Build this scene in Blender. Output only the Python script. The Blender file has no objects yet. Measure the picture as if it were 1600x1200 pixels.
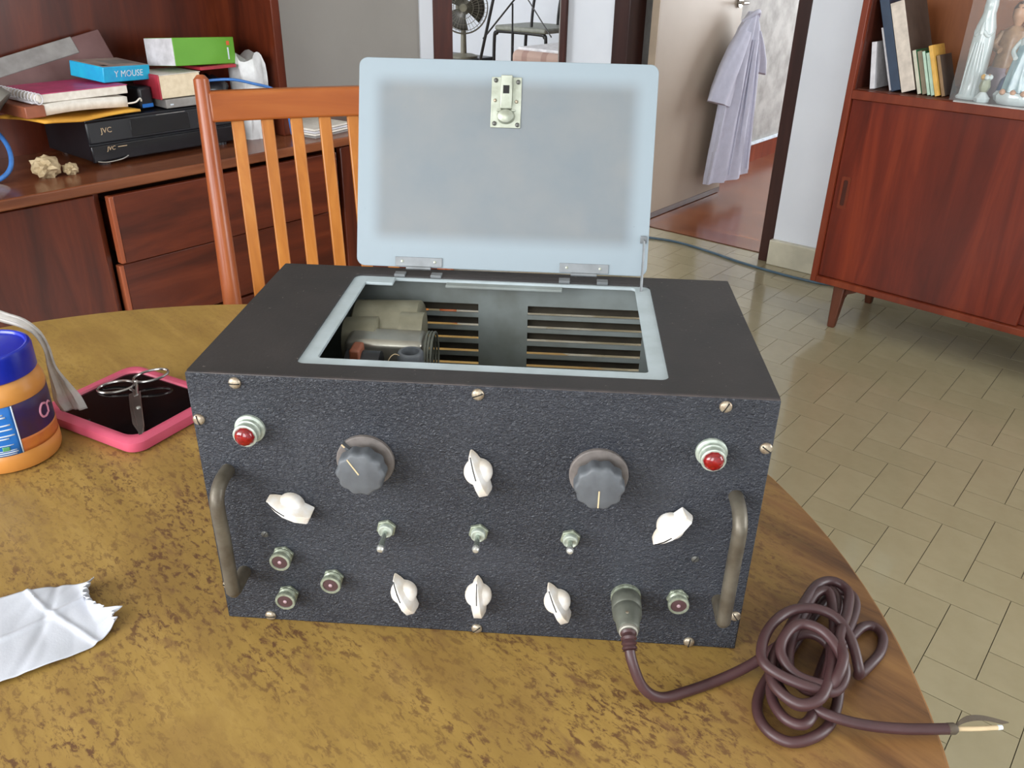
import bpy, bmesh, math, random
from mathutils import Vector, Matrix
random.seed(7)
PI = math.pi
sc = bpy.context.scene
C = sc.collection

# ------------------------------------------------------------------ camera
cam_d = bpy.data.cameras.new('camera'); cam = bpy.data.objects.new('camera', cam_d); C.objects.link(cam)
sc.camera = cam
CP = Vector((.278, -.5398, .5247)); pitch, yaw, roll = -.4799, -.0612, .0193
fw = Vector((math.sin(yaw)*math.cos(pitch), math.cos(yaw)*math.cos(pitch), math.sin(pitch)))
rt = fw.cross(Vector((0, 0, 1))).normalized(); up = rt.cross(fw)
rt2 = rt*math.cos(roll)+up*math.sin(roll); up2 = -rt*math.sin(roll)+up*math.cos(roll)
cam.matrix_world = Matrix(((rt2.x, up2.x, -fw.x, CP.x), (rt2.y, up2.y, -fw.y, CP.y), (rt2.z, up2.z, -fw.z, CP.z), (0, 0, 0, 1)))
cam_d.sensor_fit = 'HORIZONTAL'; cam_d.sensor_width = 36.0; cam_d.lens = 1310/1600*36.0
cam_d.clip_start = .02; cam_d.clip_end = 100

# room axes: s runs along the door wall, t runs towards it
A = math.radians(-35.9)
US = Vector((math.cos(A), math.sin(A), 0)); VT = Vector((-math.sin(A), math.cos(A), 0))
def ST(s, t, z=0.0): return US*s+VT*t+Vector((0, 0, z))
FL = -.75; CE = 1.95

# ------------------------------------------------------------------ world, light, exposure
w = bpy.data.worlds.new('world'); sc.world = w; w.use_nodes = True
w.node_tree.nodes['Background'].inputs[0].default_value = (.80, .90, 1.0, 1)
w.node_tree.nodes['Background'].inputs[1].default_value = .9
def area(name, s, t, z, sx, sz, rot, power, col=(1, 1, 1)):
    d = bpy.data.lights.new(name, 'AREA'); d.shape = 'RECTANGLE'; d.size = sx; d.size_y = sz
    d.energy = power; d.color = col
    o = bpy.data.objects.new(name, d); C.objects.link(o)
    o.location = ST(s, t, z); o.rotation_euler = (PI/2, 0, A+rot); return o
# an area light with rot_x = 90 deg shines along local +y ; rot turns it about z
area('daylight_window', -.75, -2.57, .95, 2.3, 1.5, 0, 98, (.97, .985, 1))
area('fill_behind_viewer', 1.65, -2.57, .75, 1.3, 1.9, 0, 44, (.97, .985, 1))  # added frontal fill from an unseen second window behind the viewer
area('fill_right', 2.57, 1.75, .72, 1.5, 1.45, PI/2, 46, (.97, .985, 1))  # added fill from the unseen right side, brightens the back of the room
area('daylight_bedroom', -.4, 6.9, .7, 1.5, 1.3, PI, 92, (.95, .98, 1))
area('daylight_side_room', -4.35, 2.05, .8, 1.3, 1.4, 0, 62, (.97, .98, 1))
sc.view_settings.view_transform = 'Standard'
sc.view_settings.look = 'None'
sc.view_settings.exposure = 0.33
sc.view_settings.gamma = 1.0
sc.view_settings.use_curve_mapping = False

# ------------------------------------------------------------------ materials
def lin(c):
    return tuple((x/255/12.92 if x/255 <= .04045 else ((x/255+.055)/1.055)**2.4) for x in c)+(1,)
def newmat(name):
    m = bpy.data.materials.new(name); m.use_nodes = True
    nt = m.node_tree; b = nt.nodes['Principled BSDF']
    return m, nt, b
def coords(nt, scale=(1, 1, 1), rot=(0, 0, 0), kind='Object'):
    tc = nt.nodes.new('ShaderNodeTexCoord'); out = tc.outputs[kind]
    for r_, s_ in ((rot, (1, 1, 1)), ((0, 0, 0), scale)):
        mp = nt.nodes.new('ShaderNodeMapping'); mp.inputs['Scale'].default_value = s_; mp.inputs['Rotation'].default_value = r_
        nt.links.new(out, mp.inputs[0]); out = mp.outputs[0]
    return out
def noise(nt, vec, scale, detail=4, rough=.55, dist=0):
    n = nt.nodes.new('ShaderNodeTexNoise'); n.inputs['Scale'].default_value = scale
    n.inputs['Detail'].default_value = detail; n.inputs['Roughness'].default_value = rough; n.inputs['Distortion'].default_value = dist
    nt.links.new(vec, n.inputs['Vector']); return n.outputs['Fac']
def ramp(nt, fac, stops):
    r = nt.nodes.new('ShaderNodeValToRGB'); e = r.color_ramp.elements
    while len(e) < len(stops): e.new(.5)
    for el, (p, c) in zip(e, stops):
        el.position = p; el.color = c if len(c) == 4 else lin(c)
    nt.links.new(fac, r.inputs[0]); return r.outputs[0]
def mixc(nt, fac, a, b, mode='MIX'):
    n = nt.nodes.new('ShaderNodeMix'); n.data_type = 'RGBA'; n.blend_type = mode
    for sock, v in ((n.inputs[0], fac), (n.inputs[6], a), (n.inputs[7], b)):
        if isinstance(v, (int, float)): sock.default_value = v
        elif isinstance(v, tuple): sock.default_value = v if len(v) == 4 else lin(v)
        else: nt.links.new(v, sock)
    return n.outputs[2]
def bump(nt, b, h, strength, dist=.001):
    n = nt.nodes.new('ShaderNodeBump'); n.inputs['Strength'].default_value = strength; n.inputs['Distance'].default_value = dist
    nt.links.new(h, n.inputs['Height']); nt.links.new(n.outputs[0], b.inputs['Normal'])
BW = [(0, (0, 0, 0, 1)), (1, (1, 1, 1, 1))]
def plain(name, col, rough=.5, metal=0, col2=None, nscale=30, bmp=0, bscale=200, spec=None, trans=0, alpha=1, coat=0, sub=0):
    m, nt, b = newmat(name)
    v = coords(nt)
    c2 = col2 or tuple(int(x*.86) for x in col)
    f = ramp(nt, noise(nt, v, nscale, 5), [(.35, (0, 0, 0, 1)), (.68, (1, 1, 1, 1))])
    nt.links.new(mixc(nt, f, col, c2), b.inputs['Base Color'])
    b.inputs['Roughness'].default_value = rough; b.inputs['Metallic'].default_value = metal
    if spec is not None: b.inputs['Specular IOR Level'].default_value = spec
    if trans: b.inputs['Transmission Weight'].default_value = trans
    if coat: b.inputs['Coat Weight'].default_value = coat; b.inputs['Coat Roughness'].default_value = .15
    if sub: b.inputs['Subsurface Weight'].default_value = sub; b.inputs['Subsurface Radius'].default_value = (.004, .003, .002)
    b.inputs['Alpha'].default_value = alpha
    if bmp: bump(nt, b, noise(nt, v, bscale, 3), bmp)
    return m
def wood(name, cols, scale=(30, 2, 30), rot=(0, 0, 0), rough=.3, coat=.3, nsc=1.0):
    m, nt, b = newmat(name)
    v = coords(nt, scale, rot)
    f1 = noise(nt, v, nsc, 6, .62, .6)
    v2 = coords(nt, tuple(x*.12 for x in scale), rot)
    f2 = noise(nt, v2, nsc*2, 3, .5, .3)
    c1 = ramp(nt, f1, [(.3, cols[0]), (.52, cols[1]), (.72, cols[2])])
    c = mixc(nt, ramp(nt, f2, [(.35, (0, 0, 0, 1)), (.7, (.6, .6, .6, 1))]), c1, cols[0])
    nt.links.new(c, b.inputs['Base Color'])
    b.inputs['Roughness'].default_value = rough; b.inputs['Specular IOR Level'].default_value = .3
    b.inputs['Coat Weight'].default_value = coat*.35; b.inputs['Coat Roughness'].default_value = .2
    return m
M = {}
M['wall'] = plain('wall_paint', (222, 226, 232), .85, nscale=3, col2=(215, 219, 226))
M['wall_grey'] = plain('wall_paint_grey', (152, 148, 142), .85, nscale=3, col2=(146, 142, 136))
M['ceiling'] = plain('ceiling_paint', (225, 225, 222), .9, nscale=3)
M['skirt'] = plain('skirting_tile', (206, 200, 178), .3, nscale=6)
M['cream_door'] = plain('door_paint', (176, 160, 142), .5, nscale=2, col2=(168, 151, 132))
M['door_edge'] = plain('door_edge_paint', (198, 178, 156), .5, nscale=4)
M['frame'] = wood('frame_wood', [(44, 24, 20), (58, 32, 27), (72, 42, 35)], (20, 20, 2), rough=.4)
M['frame_red'] = wood('frame_wood_red', [(52, 22, 14), (70, 30, 20), (88, 40, 26)], (20, 20, 2), rough=.4)
M['redwood'] = wood('dresser_wood', [(62, 24, 13), (92, 38, 20), (116, 52, 27)], (14, 1.6, 14), rough=.28, coat=.4)
M['redwood_v'] = wood('dresser_wood_upright', [(62, 24, 13), (92, 38, 20), (118, 54, 28)], (14, 14, 1.6), rough=.3, coat=.3)
M['redwood_top'] = wood('dresser_top_wood', [(84, 44, 28), (122, 70, 44), (150, 92, 60)], (14, 1.6, 14), rough=.25, coat=.4)
M['drawer_edge'] = wood('drawer_edge_wood', [(130, 66, 42), (160, 86, 56), (178, 100, 66)], (14, 14, 1.6), rough=.3)
M['cab'] = wood('cabinet_wood', [(78, 26, 16), (110, 40, 24), (134, 54, 30)], (16, 16, 1.4), rough=.3, coat=.35)
M['cab_edge'] = wood('cabinet_edge_wood', [(98, 39, 22), (120, 51, 29), (138, 65, 38)], (16, 16, 2), rough=.35)
M['cab_in'] = wood('cabinet_inside_wood', [(112, 62, 32), (146, 86, 46), (170, 106, 60)], (12, 12, 1.4), rough=.45, coat=.1)
M['cab_dark'] = wood('cabinet_inner_side', [(58, 26, 18), (78, 36, 26), (94, 46, 34)], (12, 12, 1.4), rough=.4, coat=.1)
M['leg'] = wood('cabinet_leg_wood', [(66, 34, 22), (86, 46, 30), (104, 58, 38)], (16, 16, 2), rough=.45)
M['chair'] = wood('chair_wood', [(146, 86, 34), (172, 108, 46), (188, 128, 62)], (24, 24, 2.2), rough=.32, coat=.35)
M['chair_red'] = wood('chair_post_wood', [(126, 62, 34), (152, 82, 46), (170, 102, 62)], (24, 24, 2.2), rough=.28, coat=.45)
M['chair_rail'] = wood('chair_rail_wood', [(128, 64, 28), (156, 86, 38), (174, 106, 52)], (2.2, 24, 24), rough=.3, coat=.4)
M['cushion'] = plain('seat_fabric', (205, 198, 182), .9, bmp=.3, bscale=400)

def table_mat():
    m, nt, b = newmat('table_veneer')
    R42 = (0, 0, math.radians(42))
    g = coords(nt, (3.5, 30, 1), R42)
    o = coords(nt)
    grain = noise(nt, g, 1.0, 8, .66, .4)
    blot = noise(nt, coords(nt, (6, 11, 1), R42), 1.0, 4, .6)
    spk = noise(nt, coords(nt, (90, 190, 1), R42), 1.0, 5, .72, .4)
    mid = noise(nt, coords(nt, (26, 60, 1), R42), 1.0, 5, .65, .3)
    yellow = ramp(nt, grain, [(.3, (140, 111, 56)), (.55, (157, 126, 66)), (.75, (168, 137, 76))])
    def mulm(a, c):
        k = nt.nodes.new('ShaderNodeMath'); k.operation = 'MULTIPLY'; nt.links.new(a, k.inputs[0]); nt.links.new(c, k.inputs[1]); return k.outputs[0]
    s1 = ramp(nt, spk, [(.50, (0, 0, 0, 1)), (.60, (1, 1, 1, 1))])
    s2 = ramp(nt, blot, [(.34, (.12, .12, .12, 1)), (.60, (1, 1, 1, 1))])
    cloud = ramp(nt, noise(nt, coords(nt, (9, 16, 1), R42), 1.0, 6, .7, .3), [(.45, (0, 0, 0, 1)), (.75, (.55, .55, .55, 1))])
    yellow = mixc(nt, cloud, yellow, (124, 92, 52))
    sy = nt.nodes.new('ShaderNodeSeparateXYZ'); nt.links.new(o, sy.inputs[0])
    far = ramp(nt, sy.outputs['Y'], [(.30, (1, 1, 1, 1)), (.50, (.25, .25, .25, 1))])
    s2 = mulm(s2, far)
    c = mixc(nt, mulm(s1, s2), yellow, (98, 68, 44))
    s3 = ramp(nt, mid, [(.56, (0, 0, 0, 1)), (.68, (.75, .75, .75, 1))])
    c = mixc(nt, mulm(s3, s2), c, (112, 80, 54))
    brown = ramp(nt, grain, [(.32, (76, 50, 32)), (.5, (118, 82, 48)), (.7, (146, 106, 62))])
    sx = nt.nodes.new('ShaderNodeSeparateXYZ'); nt.links.new(o, sx.inputs[0])
    wb_ = nt.nodes.new('ShaderNodeMath'); wb_.operation = 'MULTIPLY_ADD'; wb_.inputs[1].default_value = .30
    nt.links.new(noise(nt, g, .8, 4), wb_.inputs[0]); nt.links.new(sx.outputs['X'], wb_.inputs[2])
    msk = ramp(nt, wb_.outputs[0], [(.70, (0, 0, 0, 1)), (.84, (1, 1, 1, 1))])
    c = mixc(nt, msk, c, brown)
    nt.links.new(c, b.inputs['Base Color'])
    b.inputs['Roughness'].default_value = .45
    b.inputs['Specular IOR Level'].default_value = .35
    bump(nt, b, spk, .06, .0005)
    return m
M['table'] = table_mat()
M['table_edge'] = wood('table_edge_wood', [(128, 86, 42), (158, 112, 60), (172, 126, 72)], (20, 20, 4), rough=.4)
M['table_leg'] = wood('table_leg_wood', [(70, 40, 22), (96, 58, 32), (112, 72, 42)], (20, 20, 2), rough=.4)

def crackle():
    m, nt, b = newmat('black_wrinkle_paint')
    v = coords(nt, (1, 1, 1.4))
    n1 = noise(nt, v, 300, 3, .6, 1.0)
    big = noise(nt, v, 14, 4)
    c = mixc(nt, ramp(nt, big, [(.4, (0, 0, 0, 1)), (.7, (1, 1, 1, 1))]), (38, 41, 49), (50, 53, 61))
    worn = ramp(nt, noise(nt, v, 90, 6, .7), [(.68, (0, 0, 0, 1)), (.76, (.4, .4, .4, 1))])
    c = mixc(nt, worn, c, (96, 90, 86))
    nt.links.new(c, b.inputs['Base Color'])
    b.inputs['Roughness'].default_value = .36
    bump(nt, b, n1, 1.0, .0026)
    return m
M['crackle'] = crackle()
def dusty_black():
    m, nt, b = newmat('dusty_black_paint')
    v = coords(nt)
    c = mixc(nt, ramp(nt, noise(nt, v, 9, 6, .7), [(.35, (0, 0, 0, 1)), (.72, (1, 1, 1, 1))]), (36, 34, 34), (52, 47, 46))
    fl = ramp(nt, noise(nt, v, 220, 3, .6), [(.69, (0, 0, 0, 1)), (.74, (1, 1, 1, 1))])
    c = mixc(nt, fl, c, (110, 102, 96))
    nt.links.new(c, b.inputs['Base Color']); b.inputs['Roughness'].default_value = .55
    bump(nt, b, noise(nt, v, 300, 3), .25, .0006)
    return m
M['dusty'] = dusty_black()
M['edge_worn'] = plain('worn_black_edge', (70, 62, 60), .5, nscale=60, col2=(44, 42, 44))
def lidmat():
    m, nt, b = newmat('grey_blue_enamel')
    v = coords(nt)
    # grime with its own soft outline: a rounded rectangle in the lid's middle
    sx = nt.nodes.new('ShaderNodeSeparateXYZ'); nt.links.new(v, sx.inputs[0])
    def edge(out, lo, hi, soft):
        a = nt.nodes.new('ShaderNodeMapRange'); a.inputs[1].default_value = lo; a.inputs[2].default_value = lo+soft; a.interpolation_type = 'SMOOTHSTEP'
        c = nt.nodes.new('ShaderNodeMapRange'); c.inputs[1].default_value = hi-soft; c.inputs[2].default_value = hi; c.inputs[3].default_value = 1; c.inputs[4].default_value = 0; c.interpolation_type = 'SMOOTHSTEP'
        nt.links.new(out, a.inputs[0]); nt.links.new(out, c.inputs[0])
        k = nt.nodes.new('ShaderNodeMath'); k.operation = 'MULTIPLY'; nt.links.new(a.outputs[0], k.inputs[0]); nt.links.new(c.outputs[0], k.inputs[1]); return k.outputs[0]
    ex = edge(sx.outputs['X'], -.132, .132, .019); ez = edge(sx.outputs['Y'], .020, .186, .019)
    k = nt.nodes.new('ShaderNodeMath'); k.operation = 'MULTIPLY'; nt.links.new(ex, k.inputs[0]); nt.links.new(ez, k.inputs[1])
    grime = mixc(nt, ramp(nt, noise(nt, v, 16, 5), [(.3, (0, 0, 0, 1)), (.75, (1, 1, 1, 1))]), (105, 113, 118), (119, 121, 121))
    c = mixc(nt, k.outputs[0], (134, 146, 153), grime)
    spots = ramp(nt, noise(nt, v, 130, 4, .65), [(.70, (0, 0, 0, 1)), (.80, (.7, .7, .7, 1))])
    c = mixc(nt, spots, c, (96, 102, 104))
    nt.links.new(c, b.inputs['Base Color']); b.inputs['Roughness'].default_value = .5
    bump(nt, b, noise(nt, v, 350, 2), .06, .0005)
    return m
M['lid'] = lidmat()
M['enamel'] = plain('grey_enamel', (176, 187, 191), .5, nscale=25, col2=(158, 168, 170))
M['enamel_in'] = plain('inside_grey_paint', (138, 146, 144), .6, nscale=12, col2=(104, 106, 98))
M['louver_shade'] = plain('shaded_louver_paint', (70, 64, 52), .6, nscale=40, col2=(50, 45, 37))  # darker than the inside grey: shade of the louver recesses put into the colour
M['hinge'] = plain('hinge_steel', (128, 132, 134), .45, .35, nscale=60)
M['latch'] = plain('latch_nickel', (176, 180, 166), .38, .55, nscale=80, col2=(150, 154, 138))
M['dark_hole'] = plain('dark_recess', (24, 22, 20), .8)
M['screw'] = plain('screw_nickel', (190, 180, 160), .35, .6, nscale=300, col2=(140, 120, 100))
M['screw_dark'] = plain('screw_dull', (100, 100, 96), .45, .5, nscale=300)
M['ring'] = plain('pale_green_plating', (190, 198, 186), .4, .3, nscale=200, col2=(150, 160, 148))
M['nut'] = plain('nut_plating', (168, 176, 158), .4, .45, nscale=250, col2=(124, 130, 112))
M['lens'] = plain('red_lens', (140, 6, 12), .06, 0, col2=(96, 2, 6), nscale=300, coat=.6)
M['dial'] = plain('dusty_dial', (124, 116, 112), .6, .1, nscale=60, col2=(98, 92, 88))
M['bakelite'] = plain('dusty_bakelite', (92, 96, 100), .5, nscale=45, col2=(74, 76, 80))
M['cream_line'] = plain('cream_line', (214, 190, 150), .6)
M['ivory'] = plain('ivory_plastic', (238, 236, 233), .35, nscale=90, col2=(222, 210, 192), sub=.05)
M['black_line'] = plain('black_line', (22, 22, 24), .6)
M['handle'] = plain('tarnished_handle', (110, 104, 92), .45, .45, nscale=60, col2=(86, 78, 66))
M['lever'] = plain('lever_nickel', (160, 168, 158), .25, .75)
M['lever_tip'] = plain('lever_tip', (220, 222, 216), .22, .7)
M['jack_in'] = plain('maroon_bakelite', (78, 54, 56), .45)
M['jack_pin'] = plain('jack_pin', (196, 168, 176), .35, .4)
M['plug'] = plain('plug_metal', (104, 106, 96), .5, .3, nscale=80, col2=(84, 86, 78))
M['plug_end'] = plain('plug_end', (172, 168, 156), .5, .3)
M['cord'] = plain('brown_rubber', (72, 46, 47), .42, nscale=20, col2=(60, 37, 38))
M['braid'] = plain('frayed_braid', (96, 84, 70), .6, .3)
M['core'] = plain('wire_insulation', (214, 190, 150), .6)
M['can'] = plain('dull_can', (142, 138, 118), .45, .35, nscale=30, col2=(112, 108, 90))
M['can2'] = plain('bright_can', (176, 172, 160), .28, .7, nscale=30)
M['pink'] = plain('pink_rubber', (206, 92, 116), .42, nscale=20, col2=(196, 80, 106))
M['glass_black'] = plain('tablet_screen', (16, 15, 17), .06, spec=.6)
M['steel'] = plain('scissor_steel', (176, 170, 166), .2, .9)
M['jar'] = plain('jar_peanut', (226, 160, 84), .3, nscale=8, col2=(206, 136, 64), coat=.3)
M['jar_lid'] = plain('blue_lid', (22, 44, 180), .3, col2=(14, 32, 150), nscale=10, coat=.3)
M['label_blue'] = plain('label_light_blue', (36, 120, 210), .4)
M['label_navy'] = plain('label_purple', (48, 34, 88), .4, col2=(64, 36, 60), nscale=40)
M['label_tan'] = plain('label_tan', (206, 124, 52), .4, col2=(190, 96, 60), nscale=50)
M['print_white'] = plain('white_print', (225, 235, 245), .5)
M['print_pink'] = plain('pink_print', (224, 150, 176), .5)
M['print_green'] = plain('green_print', (96, 170, 110), .5)
M['film'] = plain('clear_film', (206, 202, 196), .5, alpha=.7)
M['tissue'] = plain('tissue', (198, 201, 209), .9, bmp=.12, bscale=500, col2=(190, 192, 200))
M['black_plastic'] = plain('black_plastic', (30, 31, 36), .35, nscale=10)
M['black_gloss'] = plain('black_gloss', (26, 26, 30), .2)
M['silver'] = plain('silver_print', (214, 186, 148), .4, .3)
M['paper'] = plain('paper_white', (226, 220, 210), .85, nscale=60, col2=(210, 202, 190))
M['paper_cream'] = plain('paper_cream', (228, 212, 184), .85, nscale=60, col2=(214, 196, 166))
M['magenta'] = plain('magenta_cover', (206, 60, 116), .4)
M['brown_cover'] = plain('brown_cover', (148, 84, 58), .5)
M['yellow'] = plain('yellow_paper', (228, 172, 62), .6, nscale=12, col2=(206, 146, 48))
M['cyan'] = plain('cyan_box', (30, 178, 214), .4, col2=(34, 150, 206))
M['box_top'] = plain('grey_box_top', (184, 166, 156), .5, nscale=20, col2=(150, 130, 122))
M['green'] = plain('green_box', (104, 166, 52), .45, nscale=6, col2=(96, 158, 46))
M['white_card'] = plain('white_card', (220, 218, 222), .6)
M['grey_card'] = plain('grey_card', (150, 146, 142), .5)
M['red_cover'] = plain('red_cover', (176, 48, 62), .5)
M['orange'] = plain('orange_print', (224, 104, 60), .5)
M['bag'] = plain('white_bag', (212, 212, 212), .5, nscale=20)
M['blue_cable'] = plain('blue_cable', (62, 118, 190), .4)
M['slate_cable'] = plain('slate_cable', (72, 96, 112), .45)
M['grey_plastic'] = plain('grey_plastic', (128, 124, 116), .5, nscale=12, col2=(104, 102, 96))
M['shell'] = plain('beige_paper', (196, 176, 140), .7, nscale=30, col2=(150, 130, 96))
M['mauve'] = plain('mauve_cover', (118, 86, 84), .4, nscale=8, col2=(96, 64, 62))
M['dark_green'] = plain('dark_green', (28, 96, 68), .5)
M['navy_cover'] = plain('navy_cover', (44, 62, 84), .5, nscale=20, col2=(36, 50, 70))
M['bone_spine'] = plain('bone_spine', (214, 202, 188), .6)
M['dark_cover'] = plain('dark_brown_cover', (78, 66, 58), .55)
M['pale_spine'] = plain('pale_spine', (204, 200, 180), .6)
M['olive_spine'] = plain('olive_spine', (138, 126, 104), .6)
M['mint_spine'] = plain('mint_spine', (190, 218, 196), .5)
M['green_spine'] = plain('green_spine', (52, 142, 96), .5)
M['gold_spine'] = plain('gold_spine', (226, 176, 84), .5)
M['tan_spine'] = plain('tan_spine', (140, 112, 80), .6)
M['porcelain'] = plain('porcelain', (206, 216, 216), .12, nscale=20, col2=(192, 206, 206), coat=.5)
M['teal_robe'] = plain('teal_glaze', (150, 176, 180), .15, nscale=30, col2=(120, 150, 160), coat=.5)
M['skin_glaze'] = plain('peach_glaze', (206, 160, 128), .25)
M['beige_robe'] = plain('beige_glaze', (186, 150, 116), .3, nscale=40, col2=(150, 116, 92))
M['hair'] = plain('brown_hair_glaze', (96, 66, 50), .35)
M['blue_glaze'] = plain('blue_glaze', (96, 116, 160), .3)
M['mauve_glaze'] = plain('mauve_glaze', (156, 138, 150), .3)
M['moss'] = plain('moss_glaze', (150, 156, 132), .35)
M['alu'] = plain('aluminium', (190, 190, 188), .3, .8)
M['wallpaper'] = plain('mottled_wallpaper', (172, 170, 166), .8, nscale=9, col2=(138, 136, 132))
M['chrome'] = plain('chrome', (190, 186, 178), .15, .95)
M['shirt'] = plain('shirt_cotton', (190, 190, 204), .85, bmp=.12, bscale=600, col2=(182, 182, 196))
M['fan_grey'] = plain('fan_plastic', (116, 112, 96), .5)
M['fan_blade'] = plain('fan_blade', (60, 58, 52), .4)
M['wire'] = plain('grille_wire', (120, 116, 104), .4, .4)
M['black_tube'] = plain('black_tube', (26, 24, 24), .4)
M['seat_grey'] = plain('seat_vinyl', (130, 132, 122), .5)
M['sheet'] = plain('white_sheet', (226, 224, 226), .85)
def plaid():
    m, nt, b = newmat('plaid_cloth')
    v = coords(nt); sx = nt.nodes.new('ShaderNodeSeparateXYZ'); nt.links.new(v, sx.inputs[0])
    def band(o, f):
        a = nt.nodes.new('ShaderNodeMath'); a.operation = 'MULTIPLY'; a.inputs[1].default_value = f; nt.links.new(o, a.inputs[0])
        s = nt.nodes.new('ShaderNodeMath'); s.operation = 'SINE'; nt.links.new(a.outputs[0], s.inputs[0])
        return ramp(nt, s.outputs[0], [(.55, (0, 0, 0, 1)), (.7, (.6, .6, .6, 1))])
    c = mixc(nt, band(sx.outputs['Y'], 42), (172, 146, 134), (128, 92, 86))
    c = mixc(nt, band(sx.outputs['X'], 42), c, (136, 104, 96))
    c = mixc(nt, band(sx.outputs['Z'], 70), c, (156, 122, 112))
    nt.links.new(c, b.inputs['Base Color']); b.inputs['Roughness'].default_value = .9
    return m
M['plaid'] = plaid()
def tilemat():
    m, nt, b = newmat('floor_tile')
    v = coords(nt); oi = nt.nodes.new('ShaderNodeObjectInfo')
    c = mixc(nt, ramp(nt, noise(nt, v, 14, 4), [(.35, (0, 0, 0, 1)), (.7, (1, 1, 1, 1))]), (160, 150, 120), (153, 143, 113))
    r = ramp(nt, oi.outputs['Random'], [(0, (.94, .94, .93, 1)), (1, (1, 1, 1, 1))])
    nt.links.new(mixc(nt, 1.0, c, r, 'MULTIPLY'), b.inputs['Base Color'])
    b.inputs['Roughness'].default_value = .22; b.inputs['Specular IOR Level'].default_value = .5; b.inputs['Coat Weight'].default_value = .6; b.inputs['Coat Roughness'].default_value = .07
    return m
M['tile'] = tilemat()
M['grout'] = plain('grout', (96, 88, 70), .8)
def parquet():
    m, nt, b = newmat('parquet')
    v = coords(nt)
    br = nt.nodes.new('ShaderNodeTexBrick'); nt.links.new(v, br.inputs['Vector'])
    br.inputs['Color1'].default_value = lin((118, 62, 34)); br.inputs['Color2'].default_value = lin((146, 84, 48)); br.inputs['Mortar'].default_value = lin((84, 44, 26))
    br.inputs['Scale'].default_value = 1; br.inputs['Brick Width'].default_value = .3; br.inputs['Row Height'].default_value = .075; br.inputs['Mortar Size'].default_value = .0012
    g = noise(nt, coords(nt, (4, 40, 1)), 1, 5)
    nt.links.new(mixc(nt, ramp(nt, g, [(.35, (0, 0, 0, 1)), (.75, (.6, .6, .6, 1))]), br.outputs['Color'], (92, 46, 26)), b.inputs['Base Color'])
    b.inputs['Roughness'].default_value = .22; b.inputs['Coat Weight'].default_value = .4; b.inputs['Coat Roughness'].default_value = .2
    return m
M['parquet'] = parquet()
def glassmat():
    m, nt, b = newmat('clear_glass')
    b.inputs['Base Color'].default_value = (.75, .8, .8, 1); b.inputs['Roughness'].default_value = .03
    b.inputs['Alpha'].default_value = .07; b.inputs['Specular IOR Level'].default_value = .6
    return m
M['glass'] = glassmat()

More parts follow.
